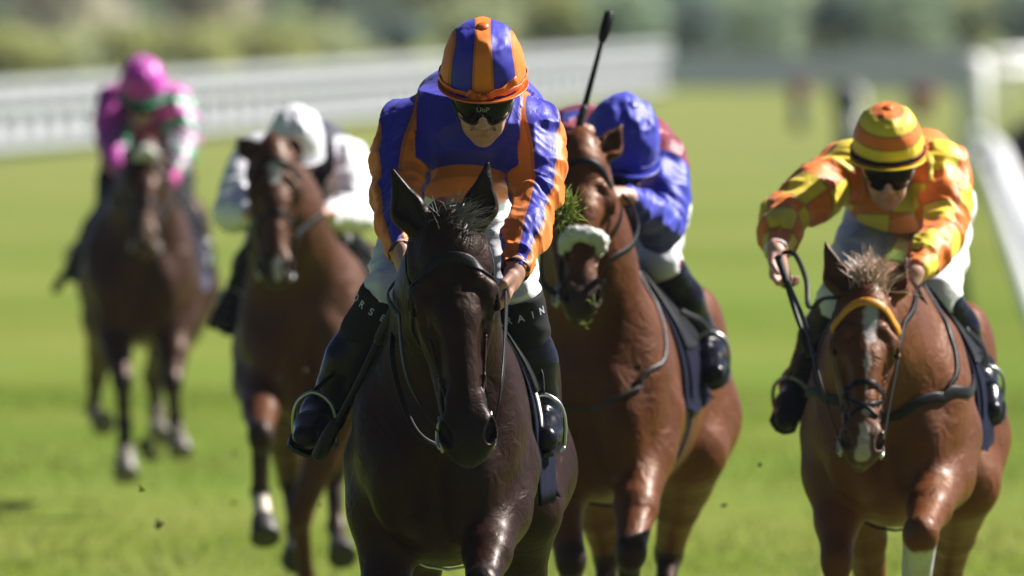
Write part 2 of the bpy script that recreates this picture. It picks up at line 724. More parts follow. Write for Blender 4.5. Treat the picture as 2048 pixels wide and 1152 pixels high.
def m_leaf(name, a, b):
    m = Mat(name, .55, .3)
    c = m.mix(m.ramp(m.noise(1.1, 3), .3, .7), a, b)
    m.color(c)
    tr = m.n('BsdfTranslucent')
    m.l(c, tr.inputs['Color'])
    mx = m.n('MixShader')
    mx.inputs[0].default_value = .62
    m.l(m.b.outputs[0], mx.inputs[1])
    m.l(tr.outputs[0], mx.inputs[2])
    m.l(mx.outputs[0], m.t.nodes['Material Output'].inputs['Surface'])
    return m.m


def build_plants():
    tones = {  # leaf colours paled and blued to carry part of the distance haze
        'olive': m_leaf('leaf_olive', (.28, .32, .17), (.44, .48, .25)),
        'yellow green': m_leaf('leaf_yellow_green', (.25, .28, .08), (.42, .44, .14)),
        'dark green': m_leaf('leaf_dark_green', (.09, .14, .14), (.22, .31, .26)),
        'mid green': m_leaf('leaf_mid_green', (.22, .31, .21), (.36, .45, .29)),
        'cream flowered': m_leaf('leaf_cream', (.46, .43, .33), (.72, .68, .56)),
    }
    bark = m_plain('bark', (.07, .055, .045), .85, .2, var=.4, scale=8)

    def shrub(px, d, w, h, tone, label, kind='shrub', group=None, seed=0):
        r = random.Random(seed)
        x = (px - 1024) * d / FPX
        t = thing(kind, (x, d, 0), label, 'tree' if kind == 'tree' else 'bush', group)
        blobs = []
        base = .05
        for i in range(9 if kind == 'shrub' else 16):
            a, f = r.uniform(0, 6.28), r.uniform(.1, .62)
            zz = base + (h - base) * r.uniform(.12, .85)
            q = w * r.uniform(.16, .3)
            blobs.append((x + math.cos(a) * w * .5 * f, d + math.sin(a) * w * .5 * f, zz, q, q, min(q * r.uniform(.7, 1.1), (h - base) * .4)))
        blobs.append((x, d, base + (h - base) * .45, w * .3, w * .3, (h - base) * .42))
        V, F = leaf_cloud(blobs, 1100 if kind == 'shrub' else 2600, .22 if kind == 'shrub' else .34, seed)
        V[:, 2] = np.maximum(V[:, 2], .01)
        mk('crown', V, F, tones[tone], t, smooth=False)
        g = Geo()
        if kind == 'tree':
            tp = [(x, d, -.05), (x + .1, d, h * .25), (x - .05, d, h * .6)]
            g.tube(catmull(tp, 8), np.linspace(.22, .07, 8), 8)
            for i in range(5):
                a = r.uniform(0, 6.28)
                z0 = h * r.uniform(.2, .45)
                g.tube([(x, d, z0), (x + math.cos(a) * w * .18, d + math.sin(a) * w * .18, z0 + h * .12), (x + math.cos(a) * w * .36, d + math.sin(a) * w * .36, z0 + h * .2)], [.09, .06, .03], 6)
        else:
            for i in range(5):
                a = r.uniform(0, 6.28)
                g.tube([(x, d, -.02), (x + math.cos(a) * w * .12, d + math.sin(a) * w * .12, h * .3), (x + math.cos(a) * w * .28, d + math.sin(a) * w * .28, h * .62)], [.05, .035, .015], 5)
        g.build('trunk' if kind == 'tree' else 'stem', bark, t)

    # low scrub right behind the left rail
    scrub = [(-10, 285, 3.0, .95, 'yellow green', 'yellow-green scrub bush at the far left edge behind the white rail'),
             (105, 292, 3.2, .95, 'olive', 'olive scrub bush behind the white rail left of the pink-capped rider'),
             (205, 300, 2.6, 1.0, 'yellow green', 'yellow-green scrub bush just left of the pink cap, behind the rail'),
             (385, 305, 3.0, 1.0, 'yellow green', 'broad yellow-green scrub bush just right of the pink cap, behind the rail'),
             (505, 318, 3.4, 1.2, 'yellow green', 'long yellow-green scrub bush above the white cap, beyond the rail'),
             (640, 330, 3.0, 1.0, 'olive', 'low olive bush between the white cap and the orange and blue cap'),
             (760, 350, 3.0, 1.1, 'dark green', 'dark green low bush left of the orange and blue cap'),
             (985, 300, 3.2, 1.5, 'olive', 'olive bush right behind the orange and blue cap'),
             (1130, 288, 2.6, 1.9, 'yellow green', 'yellow-green bush above the white board left of the whip'),
             (1265, 286, 2.6, 2.1, 'mid green', 'mid-green bush right of the raised whip, behind the white board'),
             (1400, 290, 2.8, 2.2, 'dark green', 'dark green bush above the grey windbreak, towards the whip'),
             (1535, 286, 2.8, 2.1, 'mid green', 'mid-green bush above the middle of the grey windbreak'),
             (1670, 289, 2.8, 2.2, 'dark green', 'dark green bush above the tall dark marker post'),
             (1805, 286, 2.8, 2.2, 'mid green', 'mid-green bush above the yellow hooped cap'),
             (1940, 290, 2.8, 2.2, 'olive', 'olive bush above the thick white upright at the right'),
             (2075, 286, 2.8, 2.2, 'dark green', 'dark green bush at the right edge of the photo')]
    for i, (px, d, w, h, tone, lab) in enumerate(scrub):
        shrub(px, d, w, h, tone, lab, 'shrub', 'scrub behind the rail', 50 + i)
    trees = [(-60, 400, 6.0, 6.5, 'dark green', 'dark tree cut by the top left corner of the photo'),
             (130, 392, 5.0, 5.5, 'cream flowered', 'cream blossoming tree near the top left corner'),
             (255, 410, 4.6, 6.0, 'mid green', 'mid-green tree directly above the pink cap'),
             (385, 398, 4.4, 5.5, 'cream flowered', 'pale blossoming tree to the upper right of the pink cap'),
             (520, 415, 5.2, 6.5, 'mid green', 'mid-green tree above the white cap'),
             (655, 405, 5.0, 6.5, 'dark green', 'dark green tree above the gap between white cap and orange cap'),
             (800, 420, 5.5, 6.0, 'olive', 'olive tree to the upper left of the orange and blue cap'),
             (960, 410, 5.0, 6.0, 'olive', 'olive tree directly behind the orange and blue cap'),
             (1120, 425, 5.6, 6.5, 'mid green', 'mid-green tree between the orange cap and the raised whip'),
             (1290, 400, 5.0, 7.0, 'dark green', 'dark green tree just right of the raised whip'),
             (1430, 415, 5.2, 6.0, 'mid green', 'mid-green tree midway between raised whip and yellow cap'),
             (1575, 405, 5.0, 6.5, 'olive', 'olive-tinted tree to the upper left of the yellow cap'),
             (1720, 420, 5.5, 6.5, 'dark green', 'dark green tree above the yellow hooped cap'),
             (1880, 410, 5.0, 6.0, 'mid green', 'mid-green tree to the upper right of the yellow cap'),
             (2040, 400, 5.6, 7.0, 'dark green', 'dark tree cut by the top right corner of the photo'),
             (2210, 408, 5.4, 6.5, 'mid green', 'mid-green tree outside the right edge of the photo'),
             (-230, 395, 5.4, 6.5, 'mid green', 'mid-green tree outside the left edge of the photo')]
    for i, (px, d, w, h, tone, lab) in enumerate(trees):
        shrub(px, d, w, h, tone, lab, 'tree', 'trees along the far side of the course', 90 + i)
    # continuous understorey of the far wood
    r = np.random.default_rng(3)
    blobs = [(x, 440 + r.uniform(-6, 6), r.uniform(.6, 2.6), r.uniform(1.4, 2.4), 1.6, r.uniform(1.0, 2.2)) for x in np.arange(-40, 41, 1.1)]
    V, F = leaf_cloud(blobs, 16000, .5, 5)
    V[:, 2] = np.maximum(V[:, 2], .02)
    tag(mk('far_wood', V, F, m_leaf('leaf_far_wood', (.20, .25, .18), (.34, .39, .26)), origin=(0, 440, 0), smooth=False), 'hazy green wood filling the background behind the trees', 'wood', kind='stuff')  # understorey tone lightened towards blue-green, haze put into the leaf colour


def build_rails():
    white = m_plain('white_rail_plastic', (.88, .88, .88), .35, .5, var=.05, scale=3)
    weathered = m_plain('weathered_white_paint', (.46, .48, .51), .6, .3, var=.1, scale=1)
    grey = m_plain('grey_windbreak_cloth', (.80, .82, .90), .8, .2, var=.2, scale=2)
    dark = m_plain('dark_painted_post', (.04, .045, .06), .5, .4, var=.2, scale=5)
    red = m_plain('dark_red_cover', (.22, .03, .05), .7, .3, var=.2, scale=8)

    def gp(px, py):
        d = CAM_H * FPX / (py - HORIZON)
        return np.array([(px - 1024) * d / FPX, d, 0.0])

    # far rail, from the left edge towards the middle
    a, b = gp(-160, 330), gp(1330, 192)
    t = thing('rail_fence', (a + b) / 2, 'white paled rail running behind the riders on the left', 'fence')
    L = np.linalg.norm(b - a)
    u = (b - a) / L
    nv = np.array([u[1], -u[0], 0])
    if nv[1] > 0:
        nv = -nv
    g = Geo()
    pts = [a + u * s for s in np.linspace(0, L, 50)]
    R = np.array([u, nv, [0, 0, 1]])
    for z0, z1, off in ((.86, .96, .05), (.64, .74, .05), (.12, .2, .03)):
        g = Geo()
        g.box((a + b) / 2 + np.array([0, 0, (z0 + z1) / 2]) + nv * off, (L / 2, .02, (z1 - z0) / 2), R)
        g.build('rail', weathered, t, smooth=False)
    pm = None
    for s in np.arange(0, L, 1.6):
        g = Geo()
        c = a + u * s
        g.tube([c + [0, 0, -.05], c + [0, 0, .93]], .04, 8)
        g.build('post', weathered, t)
    g = Geo()
    for s in np.arange(.1, L, .13):
        c = a + u * s - nv * .055
        g.box(c + [0, 0, .49], (.050, .012, .45), R)
    tag(g.build('pale', weathered, t, smooth=False), None, None, kind='stuff')

    # white boards and the grey cloth between them on the far side, right half
    def board(px0, px1, py, h, mat, name, label, cat, group=None, z0=.08):
        p, q = gp(px0, py), gp(px1, py)
        w = (q - p)[0] / 2
        c = (p + q) / 2
        t = thing(name, c, label, cat, group)
        g = Geo()
        lean = math.radians(24)
        g.box(c + [0, 0, z0 + h / 2], (w, .03, h / 2), np.array([[1, 0, 0], [0, math.cos(lean), -math.sin(lean)], [0, math.sin(lean), math.cos(lean)]]))
        g.build('panel', mat, t, smooth=False)
        for s in (-.9, 0, .9):
            g = Geo()
            g.box(c + [w * s, .42, (h + z0) / 2 - .06], (.03, .03, (h + z0) / 2))
            g.build('post', white, t, smooth=False)
    board(1062, 1316, 190, .84, white, 'advertising_board', 'blank white board on the turf left of the raised whip', 'board', 'white boards on the far side')
    board(1694, 1952, 198, .88, white, 'advertising_board', 'blank white board on the turf behind the yellow hooped cap', 'board', 'white boards on the far side')
    board(1322, 1690, 190, .72, grey, 'windbreak', 'low grey cloth windbreak between the two white boards', 'windbreak')

    # small posts standing on the turf
    def marker(px, py, h, r, m0, m1, label):
        c = gp(px, py)
        t = thing('marker_post', c, label, 'post', 'marker posts on the far turf')
        g = Geo()
        g.tube([c + [0, 0, -.05], c + [0, 0, h * .62]], [r, r * .9], 10)
        g.build('post', m0, t)
        g = Geo()
        g.tube([c + [0, 0, h * .62], c + [0, 0, h * .66], c + [0, 0, h * .96], c + [0, 0, h]], [r * 1.1, r * 1.35, r * 1.35, r * .8], 10)
        g.build('cap', m1, t)
    marker(1597, 262, .72, .10, dark, red, 'short dark post with red top left of the tall marker')
    marker(1692, 318, .95, .13, dark, dark, 'tall dark marker post left of the yellow rider')
    marker(1842, 236, .50, .17, red, red, 'squat dark red post to the upper right of the yellow cap')
    marker(1716, 300, .8, .06, white, white, 'thin white post beside the tall dark marker')
    marker(318, 118, .95, .3, dark, dark, 'distant dark post above the pink cap')

    # near running rail on the right, seen almost end on
    a, b = gp(2078, 775), gp(1956, 338)
    t = thing('running_rail', (a + b) / 2, 'white plastic running rail along the right edge of the track', 'rail')
    L = np.linalg.norm(b - a)
    u = (b - a) / L
    out = np.array([u[1], -u[0], 0])          # away from the track, to the right
    p0, p1 = a - u * 10, b
    g = Geo()
    n = 60
    drop = lambda s: 1.0 - .45 * float(sstep(np.array([s]), .60, 1.0)[0])
    top = [p0 + (p1 - p0) * s + np.array([0, 0, .80 * drop(s)]) - out * .02 for s in np.linspace(0, 1, n)]
    g.tube(top, .065, 12)
    g.build('rail', white, t)
    for z in (.5,):
        g = Geo()
        g.tube([np.array([q[0], q[1], q[2] * z]) for q in top], .055, 10)
        g.build('rail', white, t)
    Lp = np.linalg.norm(p1 - p0)
    for s in np.arange(1.0, Lp, 1.2):
        c = p0 + u * s
        g = Geo()
        zt = .79 * drop(s / Lp)
        g.tube([c + out * .08 + [0, 0, -.1], c + out * .08 + [0, 0, zt * .93], c + [0, 0, zt]], .05, 8)
        g.build('post', white, t)
    # the rail's far end turns off to the right, behind a tall white standard
    c = gp(1946, 330)
    t = thing('finish_post', c, 'thick white upright post where the right-hand rail begins', 'post')
    g = Geo()
    g.tube([c + [0, 0, -.1], c + [0, 0, 1.28], c + [0, 0, 1.34]], [.2, .2, .12], 16)
    g.build('post', white, t)
    g = Geo()
    g.tube([c + [0, 0, -.02], c + [0, 0, .1], c + [0, 0, .12]], [.27, .27, .2], 16)
    g.build('base', white, t)
    a, b = gp(1975, 285), gp(2300, 268)
    t = thing('rail_fence', (a + b) / 2, 'white rail crossing behind the upright post at the right edge', 'fence')
    for z in (1.18, .95):
        g = Geo()
        g.tube([a + [0, 0, z], b + [0, 0, z]], .09, 8)
        g.build('rail', white, t)
    for s in np.linspace(.1, 1, 6):
        g = Geo()
        c = a + (b - a) * s
        g.tube([c + [0, 0, -.05], c + [0, 0, 1.18]], .05, 8)
        g.build('post', white, t)

    # a crouching photographer's dark kit by the rail
    c = gp(2036, 400)
    t = thing('equipment_bag', c, 'black kit bag on the turf behind the white running rail', 'bag')
    f = Field()
    f.ell(c + [0, 0, .25], (.42, .3, .36), k=.05)
    f.ell(c + [.16, 0, .62], (.26, .25, .24), k=.1)
    V, F = f.mesh(.04)
    mk('body', V, F, m_plain('black_nylon', (.012, .012, .014), .8, .2), t)
    g = Geo()
    g.tube(catmull([c + [-.15, -.2, .5], c + [0, -.25, .78], c + [.2, -.2, .7]], 12), .02, 6)
    g.build('handle', M_BLACK, t)


def build_turf_bits():
    gm = m_plain('torn_grass', (.20, .26, .03), .7, .3, var=.5, scale=60)
    so = m_plain('damp_soil', (.05, .035, .02), .9, .2, var=.4, scale=60)

    def clod(c, r, n, label, seed, blade=.05):
        q = np.random.default_rng(seed)
        t = thing('turf_clod', c - np.array([0, 0, r]), label, 'turf', 'turf kicked up into the air')
        f = Field()
        for i in range(5):
            f.ell(c + q.normal(0, r * .45, 3), r * q.uniform(.35, .7, 3), k=r * .3)
        V, F = f.mesh(r * .16)
        V += vnormals(V, F) * (fbm(V / r * 3, 2, seed) * r * .12)[:, None]
        mk('soil', V, F, so, t)
        g = Geo()
        for i in range(n):
            d = nrm(q.normal(size=3) + np.array([.15, -.4, .9]))
            p = c + q.normal(0, r * .5, 3)
            e = p + d * blade * q.uniform(.5, 1.4) + q.normal(0, .008, 3)
            g.tube([p, (p + e) / 2 + q.normal(0, .004, 3), e], [.0022, .002, .0005], 4)
        tag(g.build('blade', gm, t), None, None, kind='stuff')
    clod(P(1128, 425, 41.6), .028, 150, 'green clod of turf flying beside the blue and orange sleeve', 1, .055)
    clod(P(1186, 612, 43.2), .008, 6, 'scrap of grass in the air below the white noseband', 2, .03)
    clod(P(282, 980, 44), .006, 5, 'thin dark sliver flying at the lower left', 3, .03)
    clod(P(316, 1048, 47), .014, 6, 'small dark crumb flying low at the left', 4, .02)
    clod(P(300, 895, 65.0), .06, 40, 'brown divot kicked up between the leftmost horse\'s hooves', 5, .06)
    for k, (px, py, d) in enumerate(((470, 905, 52), (556, 760, 50), (612, 742, 48), (470, 1005, 51), (640, 1010, 47), (602, 878, 45), (1278, 735, 43.5), (1450, 1010, 46), (1520, 930, 45), (228, 1010, 58))):
        c = P(px, py, d)
        f = Field()
        q = np.random.default_rng(40 + k)
        r = q.uniform(.005, .011)
        f.ell(c, r * q.uniform(.5, 1.1, 3), k=r * .3)
        f.ell(c + q.normal(0, r * .6, 3), r * q.uniform(.4, .8, 3), k=r * .3)
        V, F = f.mesh(r * .3)
        tag(mk('turf_crumb', V, F, so), 'tiny dark crumb of turf flying through the air', 'turf', 'tiny crumbs of turf in the air')
    clod(P(1168, 650, 43.8), .009, 6, 'tiny fleck of turf beside the bay\'s chin', 6, .03)


build_ground()
build_plants()
build_rails()


def build_haze():
    m = bpy.data.materials.new('air')
    m.use_nodes = True
    nt = m.node_tree
    nt.nodes.clear()
    o = nt.nodes.new('ShaderNodeOutputMaterial')
    v = nt.nodes.new('ShaderNodeVolumePrincipled')
    v.inputs['Color'].default_value = (.80, .88, 1.0, 1)
    v.inputs['Density'].default_value = .00013
    v.inputs['Anisotropy'].default_value = .2
    nt.links.new(v.outputs[0], o.inputs['Volume'])
    g = Geo()
    g.box(np.array([0, 200, 5.5]), (130, 290, 6.5))
    ob = g.build('haze', m, None, smooth=False, origin=(0, 200, -1))
    tag(ob, 'pale air softening the far trees', 'haze', kind='stuff')


build_haze()

# ================================================================== HORSES
class Head:
    """Head frame: x to the horse's left (image right), t down the nose from the poll, n out of the face."""
    def __init__(s, poll, lip, d, pitch, yaw=0.0):
        s.o = P(poll[0], poll[1], d)
        e = P(lip[0], lip[1], d)
        v = e - s.o
        p = math.radians(pitch)
        y = math.radians(yaw)
        Lp = np.linalg.norm(v)
        F = np.array([math.sin(y), -math.cos(y), 0])
        s.T = nrm(nrm(v) * math.cos(p) + F * math.sin(p))
        s.s = Lp / math.cos(p) / .62
        X0 = np.array([math.cos(y), math.sin(y), 0])
        s.X = nrm(X0 - (X0 @ s.T) * s.T)
        s.N = np.cross(s.T, s.X)
        s.R = np.array([s.X, s.T, s.N])

    def __call__(s, x, t, n):
        return s.o + (s.X * x + s.T * t + s.N * n) * s.s

    def inv(s, Q):
        q = (Q - s.o) / s.s
        return q @ s.X, q @ s.T, q @ s.N


def coat_mix(c, col, w):
    return c * (1 - w[:, None]) + np.asarray(col)[None, :] * w[:, None]


def make_horse(S):
    """S: the description of one horse. Returns what riders and tack need."""
    h = Head(*S['head'])
    s = h.s
    psi = math.radians(S['yaw'])
    ox, oy = S['at']
    sx = S.get('wide', 1.0)
    cz = S.get('lift', 0.0)
    fw = np.array([math.sin(psi), -math.cos(psi), 0])
    rt = np.array([math.cos(psi), math.sin(psi), 0])
    up = np.array([0, 0, 1.0])
    org = np.array([ox, oy, 0.0])
    RB = np.array([rt, -fw, up])

    def W(x, y, z):
        return org + rt * x * sx - fw * y + up * (z + cz)

    root = thing('horse', org, S['label'], 'horse', 'racehorses galloping towards the camera')
    f = Field()
    E = lambda x, y, z, r, k=.06, sub=False: f.ell(W(x, y, z), (r[0] * sx, r[1], r[2]), RB, k, sub)
    # trunk
    E(0, .05, 1.16, (.278, .74, .34))
    E(0, -.35, 1.175, (.235, .45, .36), .1)
    E(0, -.60, 1.13, (.205, .22, .29), .1)
    f.cone(W(0, -.5, 1.50), W(0, .05, 1.43), .10, .09, .12, (rt, .75))
    E(0, .62, 1.27, (.255, .38, .29), .12)
    for q in (-1, 1):
        E(q * .10, -.735, 1.08, (.105, .095, .165), .05)
        E(q * .168, -.50, 1.20, (.082, .20, .24), .06)
        E(q * .175, -.665, 1.16, (.066, .085, .13), .05)
        E(q * .20, -.42, 1.06, (.062, .13, .14), .05)
        E(q * .165, .66, 1.10, (.125, .27, .33), .08)
        E(q * .20, .52, 1.36, (.07, .16, .12), .08)
    E(0, -.83, .98, (.022, .045, .13), .09, True)
    # neck: from the shoulders to the poll, deep and narrow
    nb = W(0, -.50, 1.30)
    top = h(0, .035, -.13)
    mid = nb * .5 + top * .5 + up * S.get('arch', .03)
    nax = nrm(h.X + rt)
    f.cone(nb, mid, .255, .185, .10, (nax, .70))
    f.cone(mid, top, .185, .125 * s, .07, (nax, .66))
    f.cone(W(0, -.45, 1.52), mid + up * .13, .07, .06, .09, (nax, .6))
    f.cone(mid + up * .12, h(0, -.02, -.12), .06, .05, .07, (nax, .6))
    for q in (-1, 1):
        f.cone(W(q * .12, -.62, 1.25), mid + nax * q * .07 - up * .05, .10, .06, .08)
    # head
    H = h
    HR = h.R

    def HE(x, t, n, r, k=.02, sub=False, R=None):
        f.ell(H(x, t, n), np.array(r) * s, HR if R is None else R, k * s, sub)

    def HC(a, b, ra, rb, k=.02, flat=None, sub=False):
        f.cone(H(*a), H(*b), ra * s, rb * s, k * s, flat, sub)
    HE(0, .06, -.095, (.080, .12, .085), .03)
    HC((0, .07, -.085), (0, .25, -.083), .076, .078, .03, (h.X, 1.12))
    HC((0, .22, -.080), (0, .50, -.060), .076, .050, .03, (h.X, .92))
    HC((0, .24, -.030), (0, .50, -.025), .034, .022, .02, (h.X, 1.3))
    for q in (-1, 1):
        HE(q * .083, .185, -.073, (.034, .052, .046), .02)          # orbit
        HC((q * .060, .145, -.030), (q * .092, .165, -.055), .022, .018, .018)   # brow ridge
        HC((q * .078, .245, -.092), (q * .056, .40, -.086), .020, .010, .02)     # facial crest
        HC((q * .088, .10, -.095), (q * .084, .02, -.11), .022, .02, .03)
        HE(q * .054, .19, -.195, (.036, .115, .105), .03)           # jowl
        HC((q * .030, .26, -.200), (q * .022, .52, -.125), .050, .034, .03)      # jaw bars
        HE(q * .104, .192, -.066, (.022, .027, .020), .010, True)   # eye socket
        HE(q * .112, .190, -.070, (.010, .034, .024), .006)         # lids
        HE(q * .113, .191, -.066, (.012, .018, .012), .006, True)
        HE(q * .070, .34, -.056, (.010, .07, .018), .045, True)       # hollow beside the nose
        HE(q * .047, .548, -.048, (.030, .046, .034), .018)         # nostril rim
        HC((q * .030, .46, -.036), (q * .042, .53, -.034), .016, .022, .02)
        HC((q * .072, .29, -.060), (q * .056, .40, -.052), .0045, .0050, .006)   # facial vein and its branch
        HC((q * .056, .40, -.052), (q * .046, .475, -.040), .0050, .0040, .006)
        HC((q * .056, .40, -.052), (q * .060, .46, -.066), .0045, .0035, .006)
        HC((q * .020, .505, -.022), (q * .034, .50, -.030), .004, .004, .006, None, True)  # creases above the nostril
        HC((q * .020, .490, -.022), (q * .036, .482, -.032), .003, .003, .006, None, True)
    HE(0, .555, -.070, (.062, .066, .062), .025)
    HE(0, .597, -.068, (.048, .034, .042), .02)
    HE(0, .588, -.118, (.036, .038, .034), .015)
    for q in (-1, 1):
        th = .5 * q
        c, d = math.cos(th), math.sin(th)
        Rn = np.array([HR[0] * c + HR[1] * d * .6, HR[1] * c - HR[0] * d * .6, HR[2]])
        Rn = np.array([nrm(Rn[0]), nrm(Rn[1] - (Rn[1] @ nrm(Rn[0])) * nrm(Rn[0])), HR[2]])
        HE(q * .058, .556, -.028, (.0165, .031, .034), .008, True, Rn)
        HC((q * .06, .53, -.03), (q * .05, .51, -.045), .010, .007, .008, None, True)
    for q in (-1, 1):                                               # lip corners
        HC((q * .052, .575, -.105), (q * .048, .535, -.118), .005, .004, .008, None, True)
    # ears
    for q, (ex, et, en) in zip((-1, 1), S['ears']):
        a = np.array([q * .056, .005, -.085])
        tp = np.array([ex, et, en])
        m1 = a + (tp - a) * .40 + np.array([q * .012, 0, .0])
        axn = nrm(h.N * .9 + h.X * q * .45)
        for (p0, p1, r0, r1) in ((a, m1, .034, .046), (m1, tp, .046, .006)):
            f.cone(H(*p0), H(*p1), r0 * s, r1 * s, .012 * s, (axn, .7))
        off = np.array([q * .004, 0, .026])
        i0, i1, i2 = a + (tp - a) * .16 + off, m1 + off, a + (tp - a) * .84 + off * .7
        f.cone(H(*i0), H(*i1), .018 * s, .032 * s, .005 * s, (axn, .75), True)
        f.cone(H(*i1), H(*i2), .032 * s, .005 * s, .005 * s, (axn, .75), True)
    # legs
    legs = []
    for i, L in enumerate(S['legs']):
        pts = [np.asarray(p(W) if callable(p) else p, float) for p in L]
        q = -1 if i % 2 == 0 else 1
        if i < 2:
            e, k, ft, toe = pts
            f.cone(W(q * .165, -.50, 1.10), e, .12, .098, .06)
            mm = e * .45 + k * .55
            f.cone(e, mm, .100, .066, .05)
            f.cone(mm, k, .066, .045, .03)
            f.ell(k, (.047, .047, .062), k=.02)
        else:
            st, k, ft, toe = pts
            f.cone(W(q * .16, .62, 1.05), st, .17, .115, .07)
            mm = st * .45 + k * .55
            f.cone(st, mm, .115, .068, .05)
            f.cone(mm, k, .068, .046, .03)
            f.ell(k, (.046, .058, .06), k=.02)
        fat = S.get('legfat', (1, 1, 1, 1))[i]
        f.cone(k, ft, .038 * fat, .030 * fat, .02)
        f.ell(ft, (.038 * fat, .040 * fat, .042), k=.02)
        pa = ft + (toe - ft) * .55
        f.cone(ft, pa, .031, .036, .015)
        legs.append((k, ft, pa, toe))
    res = S.get('res', .012)
    hb = np.array([h(x, t, n) for x in (-.13, .13) for t in (-.22, .66) for n in (-.32, .06)])
    V, F = f.mesh(res, [(hb.min(0), hb.max(0), S.get('hres', .007))])
    # ---- coat colours
    c = np.tile(np.asarray(S['coat'], float), (len(V), 1))
    nz = fbm(V * 4.0, 3, 3)
    c *= (1 + .16 * nz)[:, None]
    zb = (V - org) @ up
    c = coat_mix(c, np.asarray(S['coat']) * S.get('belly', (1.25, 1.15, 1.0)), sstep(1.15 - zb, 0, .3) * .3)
    hx, ht, hn = h.inv(V)
    wob = .010 * fbm(V * 40, 2, 9)
    inhead = (ht > -.25) & (ht < .75) & (np.abs(hx) < .2) & (hn > -.34)
    mz = sstep(ht + wob, .44, .56) * inhead
    c = coat_mix(c, S['muzzle'], mz * S.get('muzzle_w', .9))
    eyew = np.exp(-(((np.abs(hx) - .10) / .03) ** 2 + ((ht - .19) / .045) ** 2 + ((hn + .065) / .04) ** 2)) * inhead
    c = coat_mix(c, (.02, .014, .012), eyew * .6)
    for L, dark, sock in zip(legs, S['dark'], S['socks']):
        k, ft, pa, toe = L
        d1, t1 = seg(V, k, ft)
        d2, t2 = seg(V, ft, pa)
        w = np.maximum(np.exp(-(np.maximum(d1 - .05, 0) / .02) ** 2), np.exp(-(np.maximum(d2 - .05, 0) / .02) ** 2))
        if dark:
            c = coat_mix(c, (.012, .010, .010), np.clip(w * 1.1, 0, 1) * .92)
        if sock is not None:
            al = np.where(d1 < d2, t1 * .7, .7 + t2 * .3)
            c = coat_mix(c, S.get('sockcol', (.62, .58, .55)), np.clip(w, 0, 1) * sstep(al + wob * 3, sock - .04, sock + .04))
    for (kind, a, b, r0, r1, col) in S.get('marks', []):
        # blaze or star: a run of spots down the middle of the face
        t = np.clip((ht - a) / max(b - a, 1e-6), 0, 1)
        r = r0 + (r1 - r0) * t
        cx = kind
        dd = np.sqrt((hx - cx) ** 2 + (np.maximum(np.maximum(a - ht, ht - b), 0) * 1.0) ** 2) + wob * .9
        w = (1 - sstep(dd, r * .75, r * 1.1)) * ((hn > -.10) & inhead)
        c = coat_mix(c, col, w * .93)
    for q, (ex, et, en) in zip((-1, 1), S['ears']):                 # inside of the ears is darker hair
        dd, tt = seg(V, h(q * .058, -.02, -.06), h(ex, et, en + .01))
        c = coat_mix(c, S.get('earcol', (.012, .010, .009)), np.exp(-(dd / (S.get('ear_r', .022) * s)) ** 2) * .92)
    c = np.clip(c, .002, 1)
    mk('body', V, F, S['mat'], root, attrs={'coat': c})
    # eyes
    for q in (-1, 1):
        g = Geo()
        g.ell(h(q * .096, .191, -.068), np.array([.021, .022, .021]) * s)
        g.build('eye', M_EYE, root)
    # hooves
    for L, hm in zip(legs, S['hooves']):
        k, ft, pa, toe = L
        ax = nrm(toe - pa)
        g = Geo()
        ln = np.linalg.norm(toe - pa)
        g.tube([pa, pa + ax * .012, pa + ax * (ln * .75 + .02), pa + ax * (ln + .012), pa + ax * (ln + .016)], [.036, .044, .056, .059, .05], 14)
        g.build('hoof', hm, root)
    # mane along the crest and forelock between the ears
    q = np.random.default_rng(S['seed'])
    g = Geo()
    crest = catmull([h(0, -.03, -.10), mid + up * .17, W(0, -.45, 1.60)], 60)
    for i in range(170):
        p = crest[int(q.uniform(0, 59))] + q.normal(0, .008, 3)
        d = nrm(nax * q.choice([-1, 1]) * q.uniform(.3, 1) + up * q.uniform(.1, .9) - fw * q.uniform(.2, .9))
        ln = q.uniform(.06, .13)
        g.tube([p - up * .01, p + d * ln * .5, p + d * ln - up * ln * .35], [.004, .003, .0007], 4, False)
    tag(g.build('mane', S['hair'], root), None, None, kind='stuff')
    g = Geo()
    nfl, fl, fdir = S['forelock']
    for i in range(nfl):
        p = h(q.normal(0, .020), q.uniform(-.03, .035), q.uniform(-.03, .0) - .03)
        d = nrm(h.X * (fdir[0] + q.normal(0, S.get('fl_sp', .5))) - h.T * (fdir[1] + q.normal(0, .35)) + h.N * (fdir[2] + q.normal(0, .3)))
        ln = fl * q.uniform(.5, 1.25) * s
        cur = h.X * q.normal(.1, .45) - up * q.uniform(0, .7) + h.N * q.normal(.1, .3)
        pp = [p, p + d * ln * .35, p + d * ln * .7 + cur * ln * .2, p + d * ln + cur * ln * .55]
        g.tube(pp, [.0014, .0016, .0012, .0003], 3, False)
    tag(g.build('forelock', S.get('hair2', S['hair']), root), None, None, kind='stuff')
    # tail streaming behind
    g = Geo()
    for i in range(120):
        p = W(q.normal(0, .02), .97, 1.42 + q.normal(0, .02))
        l2 = q.uniform(.55, .9)
        sp = q.normal(0, .045)
        g.tube(catmull([p, p + (W(sp * .3, .25, .06) - W(0, 0, 0)) , p + (W(sp * .8, .25 + l2 * .4, -.12) - W(0, 0, 0)), p + (W(sp * 1.5, .25 + l2 * .7, -.45 * l2 - .1) - W(0, 0, 0))], 7), np.linspace(.008, .001, 7), 4, False)
    tag(g.build('tail', S['hair'], root), None, None, kind='stuff')
    return dict(f=f, h=h, W=W, org=org, up=up, rt=rt, fw=fw, root=root, S=S, mid=mid)


def lay(Hs, pts, n, w, t, off=.002):
    """Points of a strap laid on the horse's surface."""
    c = catmull(pts, n)
    Q, N = Hs['f'].project(c, off)
    return Q, N


